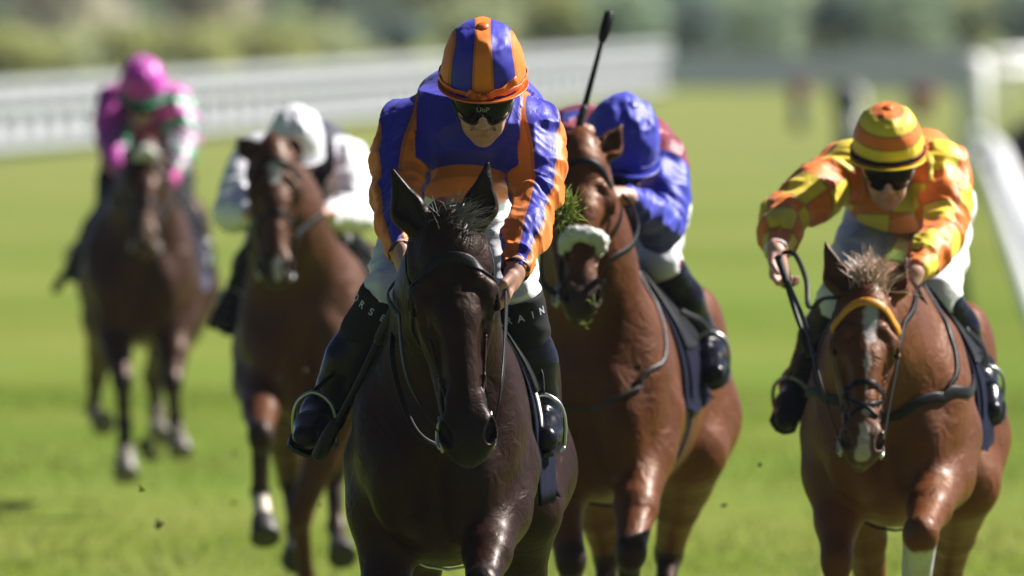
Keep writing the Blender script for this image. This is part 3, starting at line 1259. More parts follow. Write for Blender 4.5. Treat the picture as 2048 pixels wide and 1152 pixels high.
def make_bridle(Hs, B):
    h = Hs['h']
    s = h.s
    f = Hs['f']
    root = thing('bridle', h(0, .3, -.1), B['label'], 'bridle', 'bridles on the racehorses')
    leather = B.get('mat', M_BLACK)

    def strap(name, pts, w, t=.004, n=26, mat=None, label=None):
        Q, N = lay(Hs, pts, n, w, t)
        g = Geo()
        g.ribbon(Q, N, w * s, t * s)
        o = g.build(name, mat or leather, root)
        if label:
            o['label'] = label
        return o
    bt = B.get('brow_t', .095)
    strap('browband', [h(-.105, bt + .03, -.095), h(-.085, bt + .0, -.04), h(-.045, bt - .025, -.0), h(0, bt - .032, .02), h(.045, bt - .025, -.0), h(.085, bt, -.04), h(.105, bt + .03, -.095)],
          B.get('brow_w', .022), B.get('brow_h', .006), 34, B.get('brow_mat'), B.get('brow_label'))
    strap('headpiece', [h(-.105, bt + .02, -.10), h(-.10, .04, -.125), h(-.05, -.01, -.15), h(0, -.02, -.16), h(.05, -.01, -.15), h(.10, .04, -.125), h(.105, bt + .02, -.10)], .022)
    for q in (-1, 1):
        strap('cheekpiece', [h(q * .106, bt + .02, -.10), h(q * .104, .2, -.125), h(q * .085, .34, -.125), h(q * .068, .47, -.108), h(q * .062, .525, -.10)], .016, .005)
        strap('throatlash', [h(q * .105, bt + .02, -.105), h(q * .10, .16, -.20), h(q * .07, .19, -.29), h(0, .19, -.31)], .011, .004)
    if B.get('nose'):
        nt = B['nose']
        strap('noseband', [h(-.02, nt + .02, -.19), h(-.08, nt, -.12), h(-.062, nt - .012, -.045), h(0, nt - .02, .0), h(.062, nt - .012, -.045), h(.08, nt, -.12), h(.02, nt + .02, -.19)], .022)
    if B.get('grakle'):
        for q in (-1, 1):
            strap('noseband', [h(q * .085, .36, -.12), h(q * .05, .405, -.035), h(0, .44, -.01), h(-q * .045, .478, -.035), h(-q * .06, .52, -.085)], .014)
    if B.get('sheepskin'):
        nt = B['sheepskin']
        g = Geo()
        c, N = lay(Hs, [h(-.058, nt + .01, -.055), h(-.042, nt - .004, -.02), h(0, nt - .01, .0), h(.045, nt - .004, -.02), h(.058, nt + .01, -.055)], 26, 0, 0, .004)
        ff = Field()
        for i in range(len(c) - 1):
            ff.cone(c[i] + N[i] * .010, c[i + 1] + N[i + 1] * .010, .024 * s, .024 * s, .01)
        V, F = ff.mesh(.008)
        V += vnormals(V, F) * (.006 * fbm(V * 55, 2, 4) + .006 * vnoise(V * 140, 6))[:, None]
        o = mk('noseband', V, F, M_FLEECE, root)
        o['label'] = 'fluffy white sheepskin noseband'
    if B.get('browfleece'):
        ff = Field()
        for i in range(9):
            a = (i - 4) / 4
            ff.ell(h(a * .045, bt - .055 + abs(a) * .02, .02 - abs(a) * .03), np.array([.026, .03, .026]) * s, k=.02)
        V, F = ff.mesh(.01)
        V += vnormals(V, F) * (.006 * fbm(V * 55, 2, 4))[:, None]
        o = mk('brow_fleece', V, F, M_FLEECE, root)
        o['label'] = 'white sheepskin tuft on the browband'
    # bit: rings, mouthpiece and keeper cheeks
    rings = []
    for q in (-1, 1):
        c = f.project(np.array([h(q * .066, .535, -.105)]), .010)[0][0]
        g = Geo()
        g.torus(c, nrm(h.X * .95 + h.N * .25 * q), .034 * s, .0042 * s, 26, 8)
        o = g.build('bit_ring', M_STEEL, root)
        g = Geo()
        g.tube([c + (h.T * -.05 + h.N * .012) * s, c, c + (h.T * .045 - h.N * .004) * s], [.004, .0055, .004], 8)
        g.build('keeper', M_STEEL, root)
        rings.append(c)
        g = Geo()
        bk = f.project(np.array([h(q * .10, .34, -.125)]), .004)[0][0]
        g.torus(bk, nrm(h.X + h.N * .2 * q), .010 * s, .0022, 14, 6)
        g.build('buckle', M_STEEL, root)
    g = Geo()
    g.tube([rings[0], h(0, .54, -.10), rings[1]], [.008, .010, .008], 8)
    g.build('mouthpiece', M_STEEL, root)
    # reins
    for q, ring, path in zip((-1, 1), rings, B['reins']):
        pts = [ring] + list(path)
        c = catmull(pts, 44)
        d = f.at(c)
        g1 = f.grad(c)
        push = np.clip(.012 - d, 0, .25)
        push[:2] = 0
        c = c + g1 * push[:, None]
        g = Geo()
        N = np.tile(nrm(h.X * q + np.array([0, -.2, .3])), (len(c), 1))
        g.ribbon(c, N, B.get('rein_w', .017), .0045)
        o = g.build('rein', B.get('rein_mat', leather), root)
    for j, path in enumerate(B.get('loops', [])):
        c = catmull(path, 30)
        g = Geo()
        g.ribbon(c, np.tile([.2, -.9, .3], (len(c), 1)), .016, .004)
        g.build('rein', leather, root)
    return root


def make_saddle(Hs, B):
    W, f, up = Hs['W'], Hs['f'], Hs['up']
    root = thing('saddle', W(0, .0, 1.45), B['label'], 'saddle', 'racing saddles')

    def drape(y0, y1, ny, zmin, off, amax=2.35, na=44, flare=.015, wave=.0):
        V = []
        ys = np.linspace(y0, y1, ny)
        an = np.linspace(-amax, amax, na)
        G = np.zeros((ny, na, 3))
        for i, y in enumerate(ys):
            c = W(0, y, 1.22)
            ax = W(1, y, 1.22) - c
            ax = nrm(ax)
            pts = np.array([c + (ax * math.sin(a) + up * math.cos(a)) * .62 for a in an])
            dr = np.array([-(ax * math.sin(a) + up * math.cos(a)) for a in an])
            for _ in range(14):
                pts = pts + dr * (f.at(pts) - off)[:, None] * .9
            # beyond the widest point the cloth hangs straight down
            for sgn in (-1, 1):
                o = [j for j in range(na) if an[j] * sgn > 0]
                if sgn < 0:
                    o = o[::-1]
                mx, z = 0, None
                for n, j in enumerate(o):
                    lx = (pts[j] - c) @ ax * sgn
                    if lx >= mx - 1e-4:
                        mx, jz = lx, pts[j][2]
                    else:
                        k = mx + flare
                        zz = jz - (abs(an[j]) - abs(an[o[0]])) * 0
                        pts[j] = c + ax * sgn * (mx + flare * min(1, (n / len(o)))) + up * (pts[j][2] - c[2])
                        pts[j] += ax * sgn * wave * math.sin(y * 23 + an[j] * 3)
            pts[:, 2] = np.maximum(pts[:, 2], zmin + .02 * math.sin(y * 9))
            G[i] = pts
        V = G.reshape(-1, 3)
        F = [(i * na + j, i * na + j + 1, (i + 1) * na + j + 1, (i + 1) * na + j) for i in range(ny - 1) for j in range(na - 1)]
        # thickness
        mid = np.array([W(0, y, 1.15) for y in ys]).repeat(na, 0)
        inn = V - np.array([nrm(v) for v in (V - mid)]) * .008
        n = len(V)
        F2 = F + [tuple(i + n for i in q[::-1]) for q in F]
        rim = [(0 * na + j) for j in range(na)] + [i * na + na - 1 for i in range(1, ny)] + [(ny - 1) * na + j for j in range(na - 2, -1, -1)] + [i * na for i in range(ny - 2, 0, -1)]
        for a, b in zip(rim, rim[1:] + rim[:1]):
            F2.append((a, a + n, b + n, b))
        return np.concatenate([V, inn]), F2
    zl = B.get('cloth_z', 1.02)
    V, F = drape(-.34, .30, 16, zl, .010, wave=.006)
    mk('saddle_cloth', V, F, B.get('cloth', M_NAVY), root)
    V, F = drape(-.26, .22, 12, 1.34, .022, 1.25)
    mk('seat', V, F, M_BLACK, root)
    if B.get('roll'):
        # pale number-cloth roll in front of the saddle
        g = Geo()
        c, N = lay(Hs, [W(-.26, -.40, 1.40), W(-.20, -.42, 1.50), W(-.14, -.42, 1.56), W(-.08, -.43, 1.60)], 14, 0, 0, .012)
        g.tube(c, .022, 10)
        g.build('pad', m_plain('pale_foam_pad', (.45, .45, .42), .8, .2), root)
    # girth
    an = np.linspace(-math.pi, math.pi, 40)
    c = W(0, -.22, 1.18)
    ax = nrm(W(1, 0, 0) - W(0, 0, 0))
    pts = np.array([c + (ax * math.sin(a) + up * math.cos(a)) * .6 for a in an])
    dr = np.array([-(ax * math.sin(a) + up * math.cos(a)) for a in an])
    for _ in range(14):
        pts = pts + dr * (f.at(pts) - .012)[:, None] * .9
    g = Geo()
    g.ribbon(pts, -dr, .07, .006)
    g.build('girth', B.get('girth', M_WHITE), root)
    # stirrup leathers and irons
    for q, ft in zip((-1, 1), B['feet']):
        foot, toe = ft
        d = nrm(toe - foot)
        ball = foot + (toe - foot) * .52
        side = nrm(np.cross(d, up))
        iu = nrm(np.cross(side, d))
        if iu[2] < 0:
            iu = -iu
        c0 = ball + iu * .098
        g = Geo()
        arch = [ball + side * .060 - iu * .055, ball + side * .062 + iu * .015, ball + side * .046 + iu * .070, c0, ball - side * .046 + iu * .070, ball - side * .062 + iu * .015, ball - side * .060 - iu * .055]
        g.tube(catmull(arch, 26), .0065, 8)
        g.box(ball - iu * .058, (.063, .022, .006), np.array([side, d, iu]))
        g.build('stirrup_iron', M_STEEL, root)
        anchor = f.project(np.array([W(q * .22, -.08, 1.42)]), .03)[0][0]
        cc = catmull([anchor, anchor * .5 + c0 * .5 + ax * q * .02, c0], 14)
        g = Geo()
        g.ribbon(cc, np.tile(ax * q, (len(cc), 1)), .022, .004)
        g.build('stirrup_leather', B.get('leathers', M_BLACK), root)
    if B.get('breastplate'):
        leather = M_BLACK
        for q in (-1, 1):
            Q, N = lay(Hs, [W(q * .27, -.25, 1.30), W(q * .27, -.42, 1.26), W(q * .22, -.62, 1.24), W(q * .12, -.74, 1.22), W(0, -.80, 1.20)], 30, 0, 0, .004)
            g = Geo()
            g.ribbon(Q, N, .032, .006)
            g.build('breast_strap', leather, root)
            Q, N = lay(Hs, [W(q * .16, -.69, 1.23), W(q * .17, -.60, 1.36), W(q * .12, -.52, 1.52), W(0, -.47, 1.64)], 22, 0, 0, .004)
            g = Geo()
            g.ribbon(Q, N, .016, .005)
            g.build('neck_strap', leather, root)
    if B.get('neckloop'):
        for q in (-1, 1):
            Q, N = lay(Hs, [W(0, -.44, 1.66), W(q * .16, -.50, 1.50), W(q * .20, -.62, 1.30), W(q * .12, -.76, 1.16), W(0, -.83, 1.12)], 34, 0, 0, .004)
            g = Geo()
            g.ribbon(Q, N, .015, .005)
            g.build('neck_strap', M_TACK, root)
    return root

# ================================================================== RIDERS
def add_hand(f, wr, dirv, palm, side, s, curl=1.0):
    """Palm, four separate bent fingers and a thumb; palm: normal of the palm side; side: towards the thumb."""
    d, pn = nrm(dirv), nrm(palm)
    pn = nrm(pn - (pn @ d) * d)
    b = nrm(side - (np.asarray(side) @ d) * d - (np.asarray(side) @ pn) * pn)
    f.cone(wr - d * .02, wr + d * .03 * s, .027 * s, .030 * s, .02, (pn, .8))
    f.cone(wr + d * .03 * s + b * .010 * s, wr + d * .078 * s + b * .022 * s, .026 * s, .020 * s, .012, (pn, .62))
    f.cone(wr + d * .03 * s - b * .010 * s, wr + d * .072 * s - b * .024 * s, .026 * s, .019 * s, .012, (pn, .62))
    for i, (o, ln) in enumerate(((.031, .92), (.0105, 1.0), (-.010, .95), (-.030, .78))):
        p0 = wr + (d * (.088 - abs(o) * .12) + b * o) * s
        a1, a2, a3 = .55 * curl, 1.55 * curl, 2.45 * curl
        v1 = d * math.cos(a1) + pn * math.sin(a1)
        v2 = d * math.cos(a2) + pn * math.sin(a2)
        v3 = d * math.cos(a3) + pn * math.sin(a3)
        p1 = p0 + v1 * .040 * ln * s
        p2 = p1 + v2 * .027 * ln * s
        p3 = p2 + v3 * .020 * ln * s
        f.cone(p0 - d * .012 * s, p0, .0105 * s, .0108 * s, .006)
        f.cone(p0, p1, .0100 * s, .0092 * s, .003)
        f.cone(p1, p2, .0092 * s, .0084 * s, .002)
        f.cone(p2, p3, .0084 * s, .0074 * s, .002)
    t0 = wr + (d * .022 + b * .026 + pn * .008) * s
    t1 = t0 + (d * .035 + b * .018 + pn * .012) * s
    t2 = t1 + (d * .030 - b * .004 + pn * .014) * s
    f.cone(t0, t1, .0145 * s, .0120 * s, .010)
    f.cone(t1, t2, .0115 * s, .0090 * s, .003)


def make_rider(S):
    J = {k: np.asarray(v, float) for k, v in S['J'].items()}
    s = S.get('s', 1.0)
    res = S.get('res', .0075)
    pel, ch, nk = J['pelvis'], J['chest'], J['neck']
    root = thing('person', np.array([pel[0], pel[1], min(J['toL'][2], J['toR'][2]) - .04]), S['label'], 'jockey', 'jockeys in the race')
    # --- head frame
    al, yw, rl = (math.radians(a) for a in S['head'])
    hc = J['head']
    fwd = np.array([math.sin(yw) * math.cos(al), -math.cos(yw) * math.cos(al), -math.sin(al)])
    rx = np.array([math.cos(yw), math.sin(yw), 0])
    ux = np.cross(rx, fwd) * -1
    ux = nrm(ux)
    if ux[2] < 0:
        ux = -ux
    rx, ux = rx * math.cos(rl) + ux * math.sin(rl), ux * math.cos(rl) - rx * math.sin(rl)
    hs = s * S.get('hs', 1.0)
    R3 = np.array([rx, fwd, ux])

    def H(x, y, z):
        return hc + (rx * x + fwd * y + ux * z) * hs
    # --- body lateral axis
    X = nrm(J['shR'] - J['shL'])
    sp = nrm(ch - pel)
    dep = nrm(np.cross(X, sp))
    f = Field()

    def HE(x, y, z, r, k=.015, sub=False):
        f.ell(H(x, y, z), np.array(r) * hs, R3, k * hs, sub)

    def HC(a, b, ra, rb, k=.01, sub=False):
        f.cone(H(*a), H(*b), ra * hs, rb * hs, k * hs, None, sub)
    HE(0, -.012, .045, (.076, .094, .095))
    HE(0, .030, -.030, (.064, .068, .080), .03)
    HE(0, .034, -.082, (.050, .052, .038), .03)
    HE(0, .072, -.105, (.024, .020, .017), .02)
    HC((-.035, .082, .022), (.035, .082, .022), .014, .014, .015)
    for q in (-1, 1):
        HE(q * .046, .066, -.022, (.022, .022, .018), .02)
        HE(q * .033, .090, .002, (.016, .010, .010), .008, True)
        HE(q * .033, .082, .001, (.0125, .0125, .0125), .002)
        HE(q * .074, -.008, -.012, (.010, .022, .032), .006)
        HE(q * .013, .104, -.040, (.0085, .011, .008), .006)
        HC((q * .012, .100, -.060), (q * .03, .086, -.066), .006, .004, .006)
        HE(q * .034, .078, -.060, (.018, .012, .022), .02)
        HC((q * .022, .094, -.045), (q * .034, .086, -.068), .003, .003, .008, True)
    HC((0, .088, .012), (0, .113, -.034), .0105, .0135, .010)
    HC((-.018, .094, -.066), (.018, .094, -.066), .0065, .0065, .006)
    HC((-.016, .092, -.080), (.016, .092, -.080), .0075, .0075, .006)
    HC((-.022, .104, -.0725), (.022, .104, -.0725), .0022, .0022, .003, True)
    f.cone(H(0, -.02, -.06), nk, .056 * s, .062 * s, .03)
    f.cone(nk, ch, .062 * s, .10 * s, .05)
    f.cone(ch, pel, .115 * s, .12 * s, .06, (dep, .8))
    f.cone(J['shL'], J['shR'], .05 * s, .05 * s, .06)
    hip = .105 * s
    HL, HRt = pel - X * hip, pel + X * hip
    for sd in ('L', 'R'):
        f.chain([J['sh' + sd], J['el' + sd], J['wr' + sd]], [.052 * s, .040 * s, .027 * s], .02)
        f.chain([HL if sd == 'L' else HRt, J['kn' + sd], J['an' + sd], J['an' + sd] * .35 + J['to' + sd] * .65], [.085 * s, .055 * s, .038 * s, .03 * s], .02)
        add_hand(f, J['wr' + sd], J['hd' + sd], J['pn' + sd], J['ts' + sd], s, S.get('curl', 1.0))
    V, F = f.mesh(res, [(H(-.1, -.1, -.15) * 0 + np.min([H(x, y, z) for x in (-.1, .1) for y in (-.1, .13) for z in (-.14, .06)], 0),
                        np.max([H(x, y, z) for x in (-.1, .1) for y in (-.1, .13) for z in (-.14, .06)], 0), S.get('fres', res)),
                        ] + [(J['wr' + q] - .12, J['wr' + q] + .12, S.get('fres', res)) for q in 'LR'])
    sk = np.asarray(S.get('skin', (.62, .36, .28)), float)
    c = np.tile(sk, (len(V), 1)) * (1 + .10 * fbm(V * 28, 3, 8))[:, None]
    lx, ly, lz = [((V - hc) / hs) @ a for a in (rx, fwd, ux)]
    lip = np.exp(-((lx / .022) ** 2 + ((lz + .073) / .011) ** 2)) * (ly > .07)
    c = coat_mix(c, sk * (.72, .42, .42), lip * .8)
    red = np.exp(-((lx / .02) ** 2 + ((lz + .035) / .02) ** 2)) * (ly > .09)
    c = coat_mix(c, sk * (1.0, .72, .70), red * .6)
    stub = np.exp(-(((lz + .10) / .03) ** 2)) * (ly > .0) * (np.abs(lx) < .07)
    c = coat_mix(c, sk * (.72, .70, .70), stub * .45 * (1 - lip))
    for sd in 'LR':
        for g in range(1):
            d, t = seg(V, J['wr' + sd], J['wr' + sd] + nrm(J['hd' + sd]) * .12)
            c = coat_mix(c, sk * (1.0, .80, .75), np.exp(-(d / .07) ** 2) * .35)
    if S.get('gloves') is not None:
        for sd in 'LR':
            d, t = seg(V, J['wr' + sd], J['wr' + sd] + nrm(J['hd' + sd]) * .14)
            c = coat_mix(c, S['gloves'], (d < .075) * 1.0)
    m = Mat('skin', .5, .4)
    m.color(m.attr('skin'))
    m.bump(m.noise(180, 2), .12, .002)
    m.b.inputs['Subsurface Weight'].default_value = .08
    m.b.inputs['Subsurface Radius'].default_value = (.01, .004, .002)
    mk('body', V, F, m.m, root, attrs={'skin': np.clip(c, .004, 1)})

    # --- racing silks
    f = Field()
    hem = S.get('hem', .28)
    w0 = pel + (ch - pel) * hem
    f.cone(w0, ch, S.get('r_waist', .135) * s, .150 * s, .08, (dep, .82))
    f.ell(ch + (w0 - ch) * .25, np.array([.185, .135, .15]) * s, np.array([X, dep, nrm(np.cross(X, dep))]), .08)
    if S.get('hump_at') is not None:
        f.ell(S['hump_at'], np.array([.175, .17, .115]) * s, None, .07)
    if S.get('hump'):
        f.ell(ch + (pel - ch) * .4 + np.array(S['hump']), np.array([.15, .2, .13]) * s, None, .08)
    f.cone(J['shL'] + X * .03, J['shR'] - X * .03, .080 * s, .080 * s, .07)
    f.cone(ch, nk, .11 * s, .062 * s, .04)
    pf = S.get('puff', 1.0)
    for sd in 'LR':
        a, b, w = J['sh' + sd], J['el' + sd], J['wr' + sd]
        f.cone(a, a * .45 + b * .55, .078 * s * pf, .073 * s * pf, .05)
        f.cone(a * .45 + b * .55, b, .073 * s * pf, .062 * s * pf, .04)
        f.cone(b, b * .5 + w * .5, .061 * s * pf, .055 * s * pf, .03)
        f.cone(b * .5 + w * .5, w * .93 + b * .07, .055 * s * pf, .037 * s, .03)
    V, F = f.mesh(S.get('jres', res))
    N = vnormals(V, F)
    # arm coordinates
    best = np.full(len(V), 9.0)
    alo = np.zeros(len(V))
    ang = np.zeros(len(V))
    arm = np.zeros(len(V), bool)
    for sd, sg in (('L', -1), ('R', 1)):
        a, b, w = J['sh' + sd], J['el' + sd], J['wr' + sd]
        d1, t1 = seg(V, a, b)
        d2, t2 = seg(V, b, w)
        dd = np.minimum(d1, d2)
        al_ = np.where(d1 < d2, t1 * np.linalg.norm(b - a), np.linalg.norm(b - a) + t2 * np.linalg.norm(w - b))
        tt = np.where((d1 < d2)[:, None], (b - a) / np.linalg.norm(b - a), (w - b) / np.linalg.norm(w - b))
        cen = np.where((d1 < d2)[:, None], a + t1[:, None] * (b - a), b + t2[:, None] * (w - b))
        ref = np.array([sg * .96, -.28, 0.0])
        r1 = ref - (tt @ ref)[:, None] * tt
        r1 /= np.maximum(np.linalg.norm(r1, axis=1, keepdims=True), 1e-9)
        r2 = np.cross(tt, r1)
        q = V - cen
        an = np.arctan2((q * r2).sum(1), (q * r1).sum(1)) * sg
        seam = (V - a) @ X * sg > S.get('seam', -.045) * s
        own = (dd < .125 * s * pf) & (seam | (al_ > .17)) & (dd < best)
        best = np.where(own, dd, best)
        alo = np.where(own, al_, alo)
        ang = np.where(own, an, ang)
        arm |= own
    tx = (V - ch) @ X
    ts = (V - ch) @ sp
    tf = (V - ch) @ dep
    # creases: across the bend of the arms, along the pull of the body
    crs = np.where(arm, 1 - np.abs(vnoise(np.stack([alo * 17, ang * 1.1, np.where(V[:, 0] > ch[0], 3.0, 0)], 1), 5)) * 2,
                   1 - np.abs(vnoise(V * np.array([7, 7, 13]), 6)) * 2)
    crs2 = 1 - np.abs(vnoise(np.stack([alo * 30 + ang * 1.5, ang * 1.6, V[:, 2] * 6], 1), 8)) * 2
    flow = fbm(V * 11, 2, 12)
    kk = S.get('crease', 1.0)
    V = V + N * ((.0075 * crs + .0045 * np.where(arm, crs2, crs) + .003 * flow) * kk)[:, None]
    mask = S['mask'](arm, alo, ang, tx, ts, tf, V, J)
    o = mk('racing_silks', V, F, S['silk'], root, attrs={'mask': mask})
    if S.get('cuff'):
        for sd in 'LR':
            g = Geo()
            d = nrm(J['wr' + sd] - J['el' + sd])
            g.torus(J['wr' + sd] - d * .012, d, .033 * s, .009 * s, 24, 8)
            g.build('cuff', S['cuff'], root)

    # --- breeches
    f = Field()
    f.cone(pel - sp * .02, pel + (ch - pel) * (hem + .02), .135 * s, .130 * s, .05, (dep, .90))
    f.ell(pel - sp * .03 + dep * 0, np.array([.17, .13, .14]) * s, np.array([X, dep, sp]), .05)
    for sd, hp in (('L', HL), ('R', HRt)):
        k = J['kn' + sd]
        f.cone(hp, hp * .4 + k * .6, .098 * s, .080 * s, .06)
        f.cone(hp * .4 + k * .6, k, .080 * s, .064 * s, .03)
        f.cone(k, k * .72 + J['an' + sd] * .28, .064 * s, .056 * s, .03)
    V, F = f.mesh(res)
    N = vnormals(V, F)
    V = V + N * (.007 * (1 - 2 * np.abs(vnoise(V * np.array([12, 12, 22]), 31))) + .004 * fbm(V * 20, 2, 33))[:, None]
    mk('breeches', V, F, S.get('breeches', M_WHITE), root)
    # --- boots, with gaiters over the knee where they are worn
    for sd in 'LR':
        k, a, t = J['kn' + sd], J['an' + sd], J['to' + sd]
        bt = k + (a - k) * S.get('boot_top', .22)
        sh = nrm(t - a)
        dn = nrm(a - k)
        heel = a - sh * .035 + dn * .055
        f = Field()
        calf = bt * .62 + a * .38
        f.cone(bt, calf, .072 * s, .073 * s, .03)
        f.cone(calf, a, .073 * s, .050 * s, .03)
        ball = a + (t - a) * .62
        f.cone(a, heel, .050 * s, .037 * s, .03)
        f.cone(a + dn * .01, ball, .053 * s, .047 * s, .03)
        f.cone(heel, ball + dn * .012, .032 * s, .040 * s, .02)
        f.cone(ball, t, .050 * s, .037 * s, .02)
        V, F = f.mesh(S.get('bres', .008))
        N = vnormals(V, F)
        ank = np.exp(-(np.linalg.norm(V - a, axis=1) / .08) ** 2)
        V = V + N * (.005 * (1 - 2 * np.abs(vnoise(V * np.array([14, 14, 34]), 41))) * (.35 + ank))[:, None]
        b = mk('boot', V, F, S.get('boot', M_BOOT), root)
        # sole
        g = Geo()
        sd_ax = nrm(np.cross(sh, dn))
        nn = nrm(np.cross(sd_ax, sh))
        if nn @ dn < 0:
            nn = -nn
        L = np.linalg.norm(t - heel)
        prof = [(-.02, .026), (.0, .034), (.08, .032), (.14, .046), (.20, .046), (L + .0, .034), (L + .024, .014)]
        top, bot = [], []
        base = heel + nn * .026 * s
        ls = nrm(t + nn * .014 - heel)
        for (u, w) in prof:
            for q in (-1, 1):
                top.append(base + ls * u * s + sd_ax * q * w * s)
                bot.append(base + ls * u * s + sd_ax * q * w * s + nn * .010)
        n = len(prof)
        VV = top + bot
        FF = []
        m2 = 2 * n
        for i in range(n - 1):
            FF += [(2 * i, 2 * i + 1, 2 * i + 3, 2 * i + 2), (m2 + 2 * i, m2 + 2 * i + 2, m2 + 2 * i + 3, m2 + 2 * i + 1),
                   (2 * i, 2 * i + 2, m2 + 2 * i + 2, m2 + 2 * i), (2 * i + 1, m2 + 2 * i + 1, m2 + 2 * i + 3, 2 * i + 3)]
        FF += [(0, m2, m2 + 1, 1), (m2 - 2, m2 - 1, 2 * m2 - 1, 2 * m2 - 2)]
        g.add(VV, FF)
        g.build('sole', M_FRAME, b, smooth=False)
        if S.get('gaiter'):
            g = Field()
            p0 = k + (a - k) * .04
            g.cone(p0, bt + (a - k) * .03, .078 * s, .0755 * s, .02)
            V, F = g.mesh(.008)
            keep = (V - p0) @ dn > -.012
            # open the rounded top: flatten it so that it reads as a straight hem
            V = V + dn * np.where(keep, 0, -.012 - ((V - p0) @ dn))[:, None]
            V = V + vnormals(V, F) * (.003 * (1 - 2 * np.abs(vnoise(V * np.array([10, 10, 40]), 51))))[:, None]
            gt = mk('gaiter', V, F, M_KNIT, root)
            # knitted letters round the upper hem
            word, a0, a1, rad = S['gaiter'][sd]
            letters(word, p0 + dn * .030, dn, a0, a1, rad * s, gt)
        if S.get('kneeband'):
            g = Geo()
            Q = [k + dn * u for u in np.linspace(-.0, .06, 5)]
            g.tube([k + dn * -.03, k + dn * -.02, k + dn * .03, k + dn * .07, k + dn * .08], np.array([.060, .071, .070, .066, .055]) * s, 18)
            g.build('knee_band', S['kneeband'], root)

    # --- helmet
    def dome(u, v, grow=0.0, rim=None):
        """u: azimuth (0 = front), v: 0 at the rim .. 1 at the crown."""
        rz = .150
        z0 = .050 - .018 * (1 - math.cos(u)) * .9
        ph = v * math.pi / 2
        cx = math.cos(ph) ** .68
        x = math.sin(u) * (.116 + grow) * cx
        y = -.012 + math.cos(u) * (.142 + grow) * cx
        z = z0 + math.sin(ph) ** .95 * (rz + grow + .05 - z0)
        return x, y, z
    hn = 0
    VV, UV = [], []
    nu, nv = 96, 30
    for j in range(nv + 1):
        for i in range(nu):
            u = -math.pi + 2 * math.pi * i / nu
            x, y, z = dome(u, j / nv)
            VV.append((x, y, z))
    L = np.array(VV)
    ridge = (1 - 2 * np.abs(vnoise(L * np.array([26, 10, 60]), 61))) * sstep(L[:, 2], .15, .2)
    puck = fbm(L * 24, 2, 62)
    nl = L - np.array([0, -.01, .05])
    nl /= np.linalg.norm(nl, axis=1, keepdims=True)
    am = S.get('cap_wr', 1.0)
    L2 = L + nl * ((.0028 * ridge + .0022 * puck) * am)[:, None]
    W3 = np.array([H(*p) for p in L2])
    FF = [(j * nu + i, j * nu + (i + 1) % nu, (j + 1) * nu + (i + 1) % nu, (j + 1) * nu + i) for j in range(nv) for i in range(nu)]
    FF.append(tuple(range(nu))[::-1])
    mk_ = S['capmask'](L)
    hel = mk('helmet', W3, FF, S['cap'], root, attrs={'mask': mk_})
    # peak
    VV = []
    npk, nq = 40, 6
    pkm = S.get('peak_mat', S['cap'])
    for lay_ in (0, 1):
        for j in range(nq + 1):
            for i in range(npk + 1):
                u = (i / npk - .5) * math.radians(176)
                x, y, z = dome(u, 0)
                e = j / nq
                out = (.001 + .034 * max(math.cos(u), 0) ** 1.3 * S.get('peak', 1.0) + .004) * e
                z += .004 + out * S.get('peak_up', .36) - .0045 * lay_
                rr = math.hypot(x, y)
                VV.append(H(x + math.sin(u) * out, y + math.cos(u) * out, z))
    m1 = (nq + 1) * (npk + 1)
    FF = []
    for lay_ in (0, 1):
        for j in range(nq):
            for i in range(npk):
                q = [lay_ * m1 + j * (npk + 1) + i, lay_ * m1 + j * (npk + 1) + i + 1, lay_ * m1 + (j + 1) * (npk + 1) + i + 1, lay_ * m1 + (j + 1) * (npk + 1) + i]
                FF.append(tuple(q if lay_ == 0 else q[::-1]))
    for i in range(npk):
        a = nq * (npk + 1) + i
        FF.append((a, a + 1, m1 + a + 1, m1 + a))
    mk('peak', VV, FF, pkm, hel, attrs={'mask': np.full(len(VV), S.get('peak_mask', 1.0))})
    # button on the crown
    g = Geo()
    g.ell(H(0, -.012, .202), np.array([.017, .019, .008]) * hs, R3, 14, 8)
    b = g.build('button', S.get('button', S.get('peak_mat') or S['band']), hel)
    # band round the foot of the cap
    if S.get('band') is not None:
        g = Geo()
        pts, nn2 = [], []
        for i in range(73):
            u = -math.pi + 2 * math.pi * i / 72
            x, y, z = dome(u, .055, .003)
            wob = .0018 * math.sin(i * 1.3) + .001 * math.sin(i * 3.1)
            pts.append(H(x, y, z + wob * S.get('band_wob', 1) + .004))
            nn2.append(rx * math.sin(u) + fwd * math.cos(u))
        g.ribbon(pts, nn2, .013 * hs, .0028)
        g.build('band', S['band'], hel)
    if S.get('bow'):
        g = Geo()
        for q, pts, w in ((1, [(.01, .02), (.035, .026), (.065, .034), (.092, .046)], .020), (-1, [(-.004, .02), (-.022, .018), (-.040, .030)], .022), (-1, [(-.004, .014), (-.03, .006), (-.055, .002)], .012)):
            Q = []
            for (x, z) in pts:
                y = -.012 + .142 * math.sqrt(max(0, 1 - (x / .118) ** 2)) + .010
                Q.append(H(x, y, z + .050))
            c = catmull(Q, 12)
            c = c + np.array([fwd * .004 * math.sin(i * 1.4) for i in range(12)])
            g.ribbon(c, np.tile(fwd, (12, 1)), w * hs, .004)
        g.ell(H(.002, .146, .066), np.array([.011, .009, .012]) * hs, R3, 12, 8)
        g.build('bow', S['band'], hel)
    # --- goggles with their strap
    def gog(a, z, out):
        rx_, ry_ = .078 + out, .098 + out * 1.3
        return H(math.sin(a) * rx_, .004 + math.cos(a) * ry_, z)
    VV, FF = [], []
    na, nz = 36, 8
